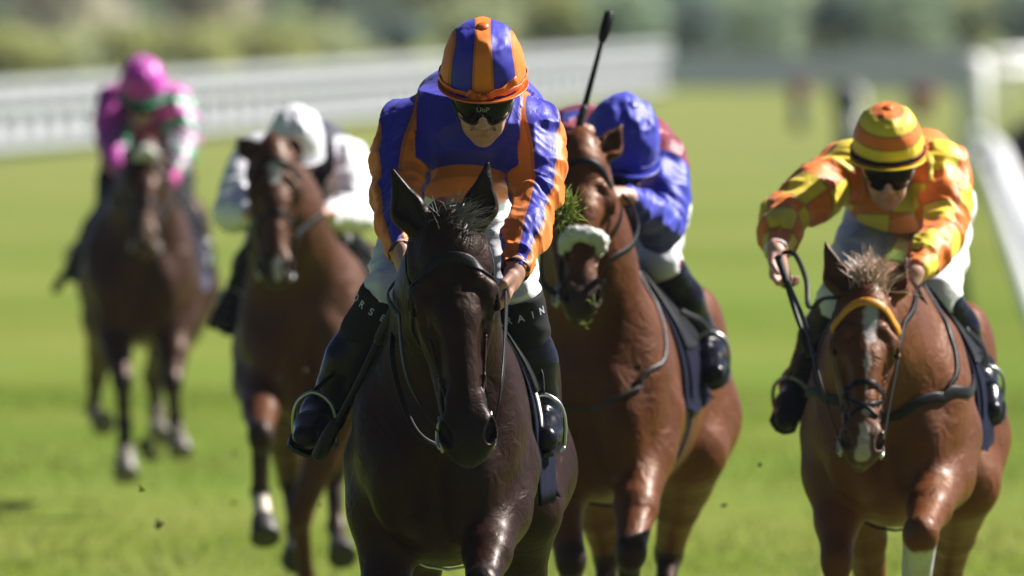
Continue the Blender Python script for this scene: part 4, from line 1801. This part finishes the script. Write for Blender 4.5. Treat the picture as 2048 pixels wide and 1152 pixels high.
    for i in range(na + 1):
        a = (i / na - .5) * math.radians(176)
        for j in range(nz + 1):
            e = j / nz
            nose = math.exp(-((a) / .20) ** 2)
            drop = -.037 * (1 - .35 * abs(math.sin(a)) ** 3) + .020 * nose + .022 * abs(math.sin(a)) ** 4
            z = .046 + (drop - .046) * e
            bulge = .006 * math.sin(math.pi * e)
            VV.append(gog(a, z, .006 + bulge))
    for i in range(na):
        for j in range(nz):
            p = i * (nz + 1) + j
            FF.append((p, p + 1, p + nz + 2, p + nz + 1))
    n1 = len(VV)
    ctr = H(0, 0, 0)
    VV = np.array(VV)
    inn = VV + (ctr - VV) * .05
    FF2 = FF + [tuple(i + n1 for i in q[::-1]) for q in FF]
    for i in range(na):
        a, b = i * (nz + 1), (i + 1) * (nz + 1)
        FF2 += [(a, b, b + n1, a + n1), (a + nz, a + nz + n1, b + nz + n1, b + nz)]
    for a in range(nz):
        e = na * (nz + 1)
        FF2 += [(a, a + n1, a + 1 + n1, a + 1), (e + a, e + a + 1, e + a + 1 + n1, e + a + n1)]
    gg = mk('goggles', np.concatenate([VV, inn]), FF2, M_LENS, root)
    g = Geo()
    for e in (0, nz):
        c = [VV[i * (nz + 1) + e] for i in range(na + 1)]
        g.tube(c, .0042 * hs, 6)
    g.build('frame', M_FRAME, gg)
    g = Geo()
    for q in (-1, 1):
        c = [gog(q * math.radians(86), .008, .006), H(q * .088, -.03, .012), H(q * .085, -.08, .02), H(q * .04, -.128, .025), H(0, -.136, .025)]
        c = catmull(c, 18)
        nn2 = [nrm(p - H(0, -.02, .01)) for p in c]
        g.ribbon(c, nn2, .022 * hs, .003)
    g.build('strap', M_FRAME, gg)
    if S.get('lens_mark'):
        word, size = S['lens_mark']
        flat_text(word, H(0, .1215, .018), rx, ux * .97 - fwd * .10, size * hs, M_LETTERG, gg)
        flat_text('x', H(0, .1225, .002), rx, ux, size * .55 * hs, M_LETTERG, gg)
    # chin strap
    g = Geo()
    for q in (-1, 1):
        c = catmull([H(q * .088, .0, .03), H(q * .078, .018, -.03), H(q * .058, .03, -.085), H(q * .025, .045, -.118), H(0, .05, -.122)], 20)
        g.ribbon(c, [nrm(p - H(0, 0, -.03)) for p in c], .013 * hs, .003)
    g.build('chin_strap', M_FRAME, hel)
    return dict(J=J, root=root, H=H, s=s)


M_LETTERG = m_plain('grey_print', (.26, .26, .25), .5, .3, var=.05)


def text_mesh(word):
    cu = bpy.data.curves.new('lettering', 'FONT')
    cu.body = word
    cu.size = 1.0
    cu.align_x = 'CENTER'
    cu.align_y = 'CENTER'
    cu.extrude = .02
    cu.offset = .012
    o = bpy.data.objects.new('lettering', cu)
    COL.objects.link(o)
    dg = bpy.context.evaluated_depsgraph_get()
    me = bpy.data.meshes.new_from_object(o.evaluated_get(dg))
    V = np.zeros(len(me.vertices) * 3)
    me.vertices.foreach_get('co', V)
    F = [tuple(p.vertices) for p in me.polygons]
    bpy.data.objects.remove(o)
    bpy.data.curves.remove(cu)
    bpy.data.meshes.remove(me)
    return V.reshape(-1, 3), F


def flat_text(word, c, ex, ey, size, mat, parent):
    V, F = text_mesh(word)
    ex = nrm(ex)
    ey = nrm(ey - (ey @ ex) * ex)
    ez = np.cross(ex, ey)
    W3 = c + V[:, :1] * ex * size + V[:, 1:2] * ey * size + V[:, 2:] * ez * size * .5
    mk('lettering', W3, F, mat, parent, smooth=False)


def letters(word, c, dn, a0, a1, rad, parent):
    """Letters wrapped round a limb whose axis dn points down it; angles measured from the camera side."""
    fr = nrm(np.array([0, -1.0, 0]) - (np.array([0, -1.0, 0]) @ dn) * dn)
    rt = np.cross(fr, dn)
    if rt[0] < 0:
        rt = -rt
    VS, FS, n0 = [], [], 0
    for i, ch_ in enumerate(word):
        V, F = text_mesh(ch_)
        a = math.radians(a0 + (a1 - a0) * i / max(len(word) - 1, 1))
        sz = .030
        for v in V:
            b = a + v[0] * sz / rad
            VS.append(c - dn * v[1] * sz * 1.0 + (rt * math.sin(b) + fr * math.cos(b)) * (rad + .0015 + v[2] * .02))
        FS += [tuple(j + n0 for j in q) for q in F]
        n0 += len(V)
    mk('lettering', np.array(VS), FS, M_LETTER, parent, smooth=False)


def make_whip(a, b, label, mat=None, thick=1.0, flap=False):
    """A riding whip from the handle end a to the tip b."""
    t = thing('riding_whip', (np.asarray(a) + np.asarray(b)) / 2, label, 'whip', 'whips carried by the jockeys')
    a, b = np.asarray(a, float), np.asarray(b, float)
    d = b - a
    g = Geo()
    n = 12
    bow = np.array([0, 0, -.010]) if not flap else np.zeros(3)
    pts = [a + d * (.30 + .5 * u) + bow * math.sin(u * 3.1) for u in np.linspace(0, 1, n)]
    g.tube(pts, np.linspace(.0095, .0065, n) * thick, 8)
    g.build('shaft', mat or M_BLACK, t)
    g = Geo()
    g.tube([a, a + d * .01, a + d * .15, a + d * .29, a + d * .32], np.array([.010, .014, .0125, .013, .010]) * thick, 10)
    g.build('handle', M_RUBBER, t)
    g = Geo()
    g.tube([a + d * .77, a + d * .80, a + d * .88, a + d * .985, b], np.array([.008, .0135, .017, .016, .008]) * thick, 10)
    g.build('flap', mat or M_BLACK, t)
    return t

# ================================================================== THE RACE
def hand(sd, hd, pn, ts):
    return {'hd' + sd: np.array(hd, float), 'pn' + sd: np.array(pn, float), 'ts' + sd: np.array(ts, float)}


def LW(x, y, z):
    return lambda W: W(x, y, z)


M_HOOFP2 = m_plain('pale_grey_hoof_horn', (.13, .115, .095), .5, .4, var=.25, scale=40)
EARS_UP = [(-.085, -.175, -.075), (.085, -.175, -.075)]
EARS_BACK = [(-.085, -.13, -.16), (.085, -.13, -.16)]

C_DARKBAY = (.0185, .0066, .0034)
C_CHESTNUT = (.115, .0375, .0105)
C_BAY = (.100, .0315, .0085)
C_BAY2 = (.066, .0235, .0085)
C_BROWN = (.032, .0102, .0046)

# ---------------- the leader: dark bay, orange and blue
H1 = make_horse(dict(
    label='dark bay racehorse leading in the centre, ears pricked', seed=1,
    head=((897, 447), (936, 905), 39.0, 17, 3), at=(-.168, 40.1), yaw=-3.6, lift=.045, arch=.06, wide=.94,
    ears=[(-.128, -.168, -.045), (.120, -.165, -.045)],
    legs=[[LW(-.165, -.55, .98), LW(-.15, -.66, .58), LW(-.14, -.60, .24), LW(-.14, -.68, .06)],
          [LW(.165, -.62, .98), LW(.155, -.98, .78), LW(.15, -.78, .50), LW(.15, -.62, .42)],
          [LW(-.17, .40, .95), LW(-.15, .85, .62), LW(-.14, .72, .28), LW(-.14, .62, .10)],
          [LW(.18, .36, .95), LW(.17, .66, .58), LW(.16, .50, .24), LW(.16, .40, .08)]],
    dark=(1, 1, 1, 1), socks=(None, None, None, None), hooves=[M_HOOFD] * 4,
    coat=C_DARKBAY, muzzle=(.011, .009, .009), hair=M_HAIRDARK, hair2=M_HAIRGREY, ear_r=.045, forelock=(300, .085, (.75, .75, .30)),
    mat=m_coat('dark_bay_coat', .42, .07, (1, .6, .4)), res=.011, hres=.0045))
J1 = dict(pelvis=P(915, 452, 40.40), chest=P(945, 275, 40.02), neck=P(964, 232, 39.93), head=P(966, 187, 39.75),
          shL=P(812, 258, 40.02), shR=P(1068, 264, 40.0), elL=P(792, 388, 39.85), elR=P(1072, 390, 39.85),
          wrL=P(806, 512, 39.55), wrR=P(1030, 545, 39.52),
          knL=P(778, 588, 39.98), knR=P(1030, 592, 39.98), anL=P(648, 826, 40.10), anR=P(1083, 832, 40.08), toL=P(612, 874, 39.86), toR=P(1090, 878, 39.84))
J1.update(hand('L', (.14, -.25, -.95), (.85, -.1, .1), (.2, -.9, .2)))
J1.update(hand('R', (-.30, -.35, -.85), (-.85, -.1, .1), (-.2, -.9, .2)))
S_ORBL = m_silk('orange_and_blue_silk', (.024, .020, .42), (.78, .19, .008), .52, .32, .45)
S_ORBL_CAP = m_silk('orange_and_blue_cap_silk', (.026, .024, .46), (.80, .20, .010), .52, .32, .25)
M_ORANGE = m_plain('orange_silk', (.72, .13, .006), .42, .5, var=.12, scale=30, bump=.4)


def mask1(arm, alo, ang, tx, ts, tf, V, J):
    a = np.cos(ang * 3.0 + .1) + .42 - .55 * (1 - sstep(alo, .0, .16))
    z = J['chest'][2]
    cz = z - .275
    disc = .200 - np.sqrt((tx * .82 + .012) ** 2 + (V[:, 2] - cz) ** 2)
    return np.where(arm, a * .1, disc)


R1 = make_rider(dict(
    label='jockey in royal blue with orange striped sleeves and cap, upright on the leading horse',
    J=J1, s=1.03, hs=1.02, head=(29, 0, 0), skin=(.50, .28, .22), res=.0065, fres=.0042, jres=.0048, bres=.006, hump_at=P(955, 212, 40.16), hem=.70, r_waist=.140, silk=S_ORBL, mask=mask1,
    cap=S_ORBL_CAP, capmask=lambda L: np.cos(np.clip(L[:, 0] / (.116 * (.55 + .45 * np.sqrt(np.clip(1 - ((L[:, 2] - .05) / .16).clip(0, 1) ** 2, 0, 1)))), -1.2, 1.2) * 6.2) * .1,
    peak_mat=M_ORANGE, band=M_ORANGE, bow=True, lens_mark=('UoP', .020), cap_wr=1.2,
    gaiter={'L': ('HORSE', -92, 12, .0805), 'R': ('TRAIN', -48, 52, .0805)}, boot_top=.30,
    cuff=M_FRAME, seam=-.035, crease=1.0))
make_bridle(H1, dict(label='black leather bridle with a plain browband on the leading dark horse', brow_t=.125, brow_w=.028,
                     reins=[[P(818, 760, 38.9), P(800, 640, 39.2), P(805, 560, 39.5)], [P(1003, 760, 38.95), P(1010, 650, 39.2), P(1012, 575, 39.5)]],
                     loops=[[P(800, 590, 39.45), P(785, 720, 39.25), P(830, 860, 39.15), P(905, 905, 39.2)]]))
make_saddle(H1, dict(label='racing saddle with navy cloth under the orange and blue rider', cloth_z=1.02, cloth=M_NAVYDARK,
                     feet=[(J1['anL'], J1['toL']), (J1['anR'], J1['toR'])]))
make_whip(P(812, 575, 39.30), P(634, 918, 39.62), 'black whip pointing down past the boot on the left of the leading horse', thick=1.3)

# ---------------- chestnut with the yellow and orange rider
H5 = make_horse(dict(
    label='chestnut racehorse with a white star at the right of the photo', seed=5,
    head=((1738, 578), (1710, 902), 42.75, 28, 4), at=(1.215, 43.9), yaw=-4.6, arch=.02, wide=.96,
    ears=[(-.152, -.185, -.040), (.128, -.150, -.050)],
    legs=[[LW(-.17, -.55, .98), P(1674, 1120, 43.2), P(1672, 1330, 43.2), P(1668, 1440, 43.0)],
          [LW(.165, -.62, .98), P(1842, 1068, 42.75), P(1828, 1210, 42.95), P(1826, 1270, 43.1)],
          [LW(-.17, .40, .95), P(1745, 1180, 44.8), P(1742, 1300, 44.7), P(1742, 1380, 44.5)],
          [LW(.18, .45, .92), P(1896, 1150, 44.9), P(1880, 1300, 44.8), P(1875, 1380, 44.6)]],
    legfat=(1, 1.4, 1, 1), dark=(0, 0, 0, 0), socks=(None, .06, None, None), sockcol=(.50, .50, .56), hooves=[M_HOOFD] * 4,
    coat=C_CHESTNUT, muzzle=(.060, .045, .042), muzzle_w=.75, hair=M_HAIRBROWN, hair2=M_HAIRFLAX, forelock=(700, .135, (.05, 1.2, -.05)), fl_sp=.22,
    earcol=(.030, .014, .008), marks=[(.010, .085, .19, .032, .016, (.46, .45, .47)), (.004, .19, .46, .007, .008, (.42, .36, .33)), (.0, .515, .60, .016, .030, (.52, .44, .42))],
    mat=m_coat('chestnut_coat', .46, .20, (1, .45, .2)), res=.012, hres=.0065))
J5 = dict(pelvis=P(1822, 412, 44.55), chest=P(1790, 352, 43.92), neck=P(1782, 345, 43.80), head=P(1775, 332, 43.62),
          shL=P(1692, 338, 43.86), shR=P(1888, 340, 43.88), elL=P(1568, 432, 43.60), elR=P(1886, 470, 43.66),
          wrL=P(1553, 505, 43.3), wrR=P(1830, 545, 43.3),
          knL=P(1680, 600, 43.9), knR=P(1876, 592, 43.92), anL=P(1600, 770, 44.1), anR=P(1955, 745, 44.12), toL=P(1572, 838, 43.95), toR=P(1982, 822, 43.93))
J5.update(hand('L', (.14, -.35, -.92), (.62, -.75, .1), (-.7, -.7, 0)))
J5.update(hand('R', (-.5, -.4, -.5), (-.5, .3, -.7), (-.2, -.9, .3)))
S_YEOR = m_silk('yellow_and_orange_silk', (.86, .64, .035), (.80, .19, .012), .52, .32, .4)
M_YELLOW = m_plain('yellow_silk', (.80, .60, .02), .42, .5, var=.1, scale=30, bump=.3)


def mask5(arm, alo, ang, tx, ts, tf, V, J):
    a = np.sin(alo * 2 * math.pi / .20 + .6) * np.cos(ang * 2)
    b = np.sin((V[:, 0] - J['chest'][0]) * 2 * math.pi / .17) * np.sin((V[:, 2] - J['chest'][2]) * 2 * math.pi / .15 + .5)
    s1, s2 = np.sin(alo * 2 * math.pi / .24 + .6), np.cos(ang * 2)
    u1, u2 = np.sin((V[:, 0] - J['chest'][0]) * 2 * math.pi / .22 + .4), np.sin((V[:, 2] - J['chest'][2]) * 2 * math.pi / .20 + .5)
    s1, s2 = np.where(arm, s1, u1), np.where(arm, s2, u2)
    return np.where(np.abs(s1) < np.abs(s2), s1 * np.sign(s2), s2 * np.sign(s1)) * .25 + .02


R5 = make_rider(dict(
    label='jockey in yellow and orange checked silks with hooped cap, one arm held wide',
    J=J5, s=.98, hs=.99, head=(25, 0, 0), res=.0085, fres=.0055, jres=.0075, hem=.20, silk=S_YEOR, mask=mask5, r_waist=.15,
    cap=S_YEOR, capmask=lambda L: -np.cos((L[:, 2] - .045) * 2 * math.pi / .080 + 2.6) * .1, peak_mat=M_YELLOW, button=M_ORANGE,
    band=M_NAVYDARK, band_wob=.3, cuff=M_WHITE, puff=1.08, boot_top=.10, hump=(.07, .1, .05)))
make_bridle(H5, dict(label='dark bridle with an orange browband on the chestnut with the star', brow_t=.085, brow_w=.027, brow_h=.008,
                     brow_mat=m_plain('orange_browband', (.66, .27, .015), .5, .4, var=.15), brow_label='padded orange-yellow browband', grakle=True, nose=.37,
                     reins=[[P(1640, 760, 42.6), P(1612, 650, 42.9), P(1568, 545, 43.2)], [P(1800, 690, 42.8), P(1815, 620, 43.0), P(1812, 570, 43.2)]],
                     loops=[[P(1682, 596, 42.75), P(1648, 598, 42.85), P(1618, 615, 42.95), P(1612, 560, 43.05), P(1590, 510, 43.15), P(1566, 505, 43.2)],
                            [P(1830, 570, 43.2), P(1866, 640, 43.35), P(1905, 715, 43.6), P(1940, 790, 43.8)]]))
make_saddle(H5, dict(label='racing saddle with dark navy cloth under the yellow and orange rider', cloth_z=1.06, cloth=M_NAVYDARK, girth=M_NAVYDARK, breastplate=True,
                     feet=[(J5['anL'], J5['toL']), (J5['anR'], J5['toR'])]))
make_whip(P(1556, 512, 43.2), P(1622, 712, 43.0), 'dark whip hanging from the outstretched hand of the yellow rider')

# ---------------- bay with the blue and maroon rider
H4 = make_horse(dict(
    label='bright bay racehorse with a white sheepskin noseband, right behind the leader', seed=4,
    head=((1176, 288), (1122, 606), 44.3, 27, 16), at=(.345, 45.3), yaw=-8.2, arch=.03, lift=.02, wide=.95,
    ears=[(-.085, -.070, -.06), (.132, -.115, -.05)],
    legs=[[LW(-.165, -.50, .98), P(1142, 1120, 44.7), P(1138, 1290, 44.9), P(1138, 1360, 45.0)],
          [LW(.165, -.60, .98), P(1262, 1105, 44.3), P(1250, 1240, 44.5), P(1250, 1300, 44.7)],
          [LW(-.17, .42, .92), P(1215, 1110, 46.1), P(1205, 1250, 46.0), P(1200, 1330, 45.8)],
          [LW(.18, .45, .95), P(1338, 1105, 46.2), P(1322, 1260, 46.0), P(1316, 1340, 45.8)]],
    dark=(1, 1, 1, 1), socks=(None,) * 4, hooves=[M_HOOFD] * 4,
    coat=C_BAY, muzzle=(.022, .020, .022), hair=M_HAIRDARK, forelock=(30, .06, (0, 1.0, .2)),
    earcol=(.045, .022, .012), mat=m_coat('bright_bay_coat', .46, .20, (1, .45, .2)), res=.012, hres=.0065))
J4 = dict(pelvis=P(1266, 385, 46.0), chest=P(1250, 300, 45.35), neck=P(1242, 315, 45.22), head=P(1232, 322, 45.0),
          shL=P(1150, 262, 45.4), shR=P(1322, 328, 45.2), elL=P(1120, 380, 45.0), elR=P(1322, 455, 45.0),
          wrL=P(1146, 318, 44.75), wrR=P(1248, 392, 44.62),
          knL=P(1150, 545, 45.3), knR=P(1316, 520, 45.25), anL=P(1110, 690, 45.45), anR=P(1412, 690, 45.5), toL=P(1090, 745, 45.3), toR=P(1428, 748, 45.25))
J4.update(hand('L', (.1, -.3, .9), (.7, -.5, .1), (.4, -.6, -.2)))
J4.update(hand('R', (-.85, -.4, .2), (-.2, -.2, -.9), (0, -.9, .3)))
S_BLMA = m_silk('blue_and_maroon_silk', (.20, .010, .035), (.026, .036, .44), .52, .32, .4)
M_BLUE = m_plain('royal_blue_silk', (.022, .030, .36), .4, .5, var=.12, scale=30, bump=.3)
M_MAROON = m_plain('maroon_cloth', (.17, .008, .035), .6, .3, var=.15)
R4 = make_rider(dict(
    label='jockey with a royal blue cap and sleeves and maroon body, crouched behind the sheepskin noseband',
    J=J4, s=.98, hs=1.10, cap_wr=2.6, head=(36, 10, -8), res=.0085, fres=.007, jres=.0075, hem=.15, silk=S_BLMA, r_waist=.15,
    mask=lambda arm, alo, ang, tx, ts, tf, V, J: np.where(arm & (alo > .03), .1, np.where(tf > .03, .1, -.1) * 0 - .1),
    cap=S_BLMA, capmask=lambda L: np.full(len(L), .1), peak_mat=M_BLUE, band=M_BLUE, kneeband=M_MAROON, hump=(.03, .05, .03), puff=1.12, boot_top=.16))
make_bridle(H4, dict(label='dark bridle with a white sheepskin noseband on the bright bay', brow_t=.10, sheepskin=.36,
                     reins=[[P(1085, 560, 44.2), P(1090, 470, 44.4), P(1140, 350, 44.7)], [P(1215, 528, 44.1), P(1262, 492, 44.2), P(1276, 450, 44.35), P(1262, 410, 44.5), P(1238, 386, 44.6)]],
                     rein_w=.02))
make_saddle(H4, dict(label='racing saddle with dark cloth under the blue and maroon rider', cloth_z=1.14, cloth=M_NAVYDARK, girth=M_NAVYDARK, neckloop=True,
                     feet=[(J4['anL'], J4['toL']), (J4['anR'], J4['toR'])]))
make_whip(P(1146, 300, 44.65), P(1220, 22, 44.75), 'black whip held upright beside the blue cap', thick=1.1, flap=True)

# ---------------- bay with the white rider
H3 = make_horse(dict(
    label='bay racehorse with a small white star under the white-capped rider', seed=3,
    head=((549, 292), (543, 552), 53.1, 28, 6), at=(-.765, 54.2), yaw=-2.5, arch=.04, lift=-.03,
    ears=[(-.150, -.085, -.10), (.105, -.10, -.09)],
    legs=[[LW(-.17, -.60, .98), P(521, 872, 53.0), P(520, 985, 53.2), P(530, 1072, 53.05)],
          [LW(.15, -.52, .95), P(600, 1030, 53.7), P(612, 1160, 53.9), P(614, 1225, 53.8)],
          [LW(-.17, .42, .92), P(580, 960, 55.2), P(590, 1060, 55.1), P(592, 1120, 54.9)],
          [LW(.18, .45, .92), P(668, 940, 55.2), P(672, 1055, 55.1), P(684, 1110, 54.9)]],
    dark=(1, 0, 1, 1), socks=(.78, None, None, None), sockcol=(.62, .57, .50), hooves=[M_HOOFD] * 4,
    coat=C_BAY2, muzzle=(.030, .026, .026), hair=M_HAIRDARK, forelock=(40, .08, (0, .9, .3)),
    earcol=(.05, .026, .016), marks=[(.0, .10, .15, .030, .022, (.55, .56, .60)), (.006, .53, .60, .014, .018, (.55, .5, .5))],
    mat=m_coat('bay_coat', .48, .20, (1, .45, .2)), res=.014, hres=.009))
J3 = dict(pelvis=P(618, 350, 54.85), chest=P(602, 318, 54.12), neck=P(596, 318, 54.0), head=P(586, 312, 53.8),
          shL=P(510, 318, 54.1), shR=P(692, 322, 54.1), elL=P(468, 425, 53.8), elR=P(712, 428, 53.8),
          wrL=P(505, 428, 53.45), wrR=P(652, 427, 53.42),
          knL=P(525, 492, 54.1), knR=P(680, 478, 54.1), anL=P(470, 600, 54.3), anR=P(748, 572, 54.3), toL=P(458, 645, 54.1), toR=P(758, 622, 54.1))
J3.update(hand('L', (.8, -.5, 0), (.2, -.2, -.9), (0, -.9, .3)))
J3.update(hand('R', (-.85, -.4, .05), (-.2, -.2, -.9), (0, -.9, .3)))
S_WHNA = m_silk('white_and_navy_silk', (.010, .012, .035), (.86, .85, .90), .45, .4, .35)
M_WHSILK = m_plain('white_silk', (.76, .75, .80), .45, .4, var=.05, scale=30, bump=.3)
R3 = make_rider(dict(
    label='jockey in white cap and white sleeves with a dark navy body',
    J=J3, s=.99, hs=.97, head=(33, 6, -5), res=.010, fres=.009, jres=.009, hem=.15, silk=S_WHNA, r_waist=.15,
    mask=lambda arm, alo, ang, tx, ts, tf, V, J: np.where(arm | (np.abs(tx) > .19), .1, -.1),
    cap=S_WHNA, capmask=lambda L: np.full(len(L), .1), peak_mat=M_WHSILK, band=M_WHSILK, cap_wr=2.2, hump=(.02, .1, .05), puff=1.12, boot_top=.0,
    boot=M_BLACK))
make_bridle(H3, dict(label='dark bridle with a noseband on the bay under the white cap', brow_t=.10, nose=.33,
                     reins=[[P(500, 480, 53.0), P(500, 455, 53.2), P(520, 430, 53.4)], [P(596, 470, 53.0), P(618, 448, 53.2), P(634, 428, 53.35)]]))
make_saddle(H3, dict(label='racing saddle with dark cloth under the white-capped rider', cloth_z=1.0, cloth=M_NAVYDARK, girth=M_NAVYDARK,
                     feet=[(J3['anL'], J3['toL']), (J3['anR'], J3['toR'])]))
make_whip(P(515, 450, 53.5), P(422, 656, 53.7), 'black whip slanting down at the left flank of the white-capped rider\'s bay', thick=1.3)

# ---------------- brown with the pink and green rider
H2 = make_horse(dict(
    label='brown racehorse with pale hooves, farthest back at the left', seed=2,
    head=((292, 290), (288, 490), 64.1, 33, 3), at=(-1.71, 65.1), yaw=-1.0, arch=.02, lift=-.03,
    ears=[(-.085, -.06, -.17), (.085, -.06, -.17)],
    legs=[[LW(-.13, -.60, .95), P(244, 762, 64.2), P(248, 850, 64.3), P(251, 948, 64.1)],
          [LW(.16, -.55, .95), P(344, 768, 64.3), P(350, 840, 64.5), P(361, 902, 64.4)],
          [LW(-.19, .42, .92), P(192, 755, 66.1), P(186, 822, 66.2), P(205, 846, 66.0)],
          [LW(.12, .45, .92), P(305, 752, 66.2), P(312, 822, 66.2), P(318, 872, 66.0)]],
    dark=(1, 1, 1, 1), socks=(None, None, None, None), hooves=[M_HOOFP2] * 4,
    coat=C_BROWN, muzzle=(.10, .065, .05), muzzle_w=.5, hair=M_HAIRDARK, forelock=(40, .06, (0, .9, .3)),
    marks=[(.0, .42, .56, .020, .030, (.30, .20, .16))],
    mat=m_coat('brown_coat', .46, .25, (1, .5, .25)), res=.016, hres=.011))
J2 = dict(pelvis=P(292, 262, 66.0), chest=P(288, 206, 65.2), neck=P(286, 202, 65.05), head=P(284, 194, 64.85),
          shL=P(228, 208, 65.15), shR=P(350, 208, 65.15), elL=P(224, 285, 64.95), elR=P(366, 288, 64.95),
          wrL=P(242, 340, 64.55), wrR=P(350, 345, 64.55),
          knL=P(218, 425, 65.1), knR=P(362, 425, 65.1), anL=P(165, 505, 65.3), anR=P(396, 492, 65.3), toL=P(150, 545, 65.15), toR=P(408, 535, 65.15))
J2.update(hand('L', (.1, -.5, -.8), (.8, -.1, .1), (.1, -.9, .2)))
J2.update(hand('R', (-.1, -.5, -.8), (-.8, -.1, .1), (-.1, -.9, .2)))
S_PIGR = m_silk('pink_and_green_silk', (.030, .34, .17), (.56, .035, .40), .4, .5, .35)
S_PINKCAP = m_silk('pink_cap_silk', (.030, .34, .17), (.62, .045, .50), .4, .5, .25)
M_GREEN = m_plain('green_silk', (.03, .36, .17), .42, .5, var=.1, scale=30, bump=.3)


def mask2(arm, alo, ang, tx, ts, tf, V, J):
    return np.where(arm, np.where(V[:, 0] > J['chest'][0], np.sin(alo * 2 * math.pi / .15 + 2.2), np.cos(ang * .75)), .6 - (np.abs(tx) > .16) * 1.0) * .1


R2 = make_rider(dict(
    label='jockey in a bright pink cap with green peak and pink and green silks',
    J=J2, s=.98, hs=.97, head=(36, 3, 0), res=.012, fres=.010, jres=.010, hem=.15, silk=S_PIGR, mask=mask2, r_waist=.15, hump=(0, .1, .05),
    cap=S_PINKCAP, capmask=lambda L: np.full(len(L), .1), peak_mat=M_GREEN, band=M_GREEN, breeches=M_KNIT, gloves=(.60, .05, .32), boot_top=.05, boot=M_BLACK, puff=1.1))
make_bridle(H2, dict(label='dark bridle with a white sheepskin tuft on the brown horse at the left', brow_t=.10, browfleece=True, nose=.36,
                     reins=[[P(268, 440, 64.0), P(255, 400, 64.3), P(244, 365, 64.5)], [P(322, 440, 64.0), P(335, 405, 64.3), P(348, 368, 64.5)]]))
make_saddle(H2, dict(label='racing saddle with navy cloth under the pink-capped rider', cloth_z=1.05, cloth=M_NAVY, girth=M_NAVYDARK,
                     feet=[(J2['anL'], J2['toL']), (J2['anR'], J2['toR'])]))
make_whip(P(236, 372, 64.6), P(108, 584, 64.9), 'brown whip tip showing at the left of the pink-capped rider', M_TACK, 1.4)

build_turf_bits()
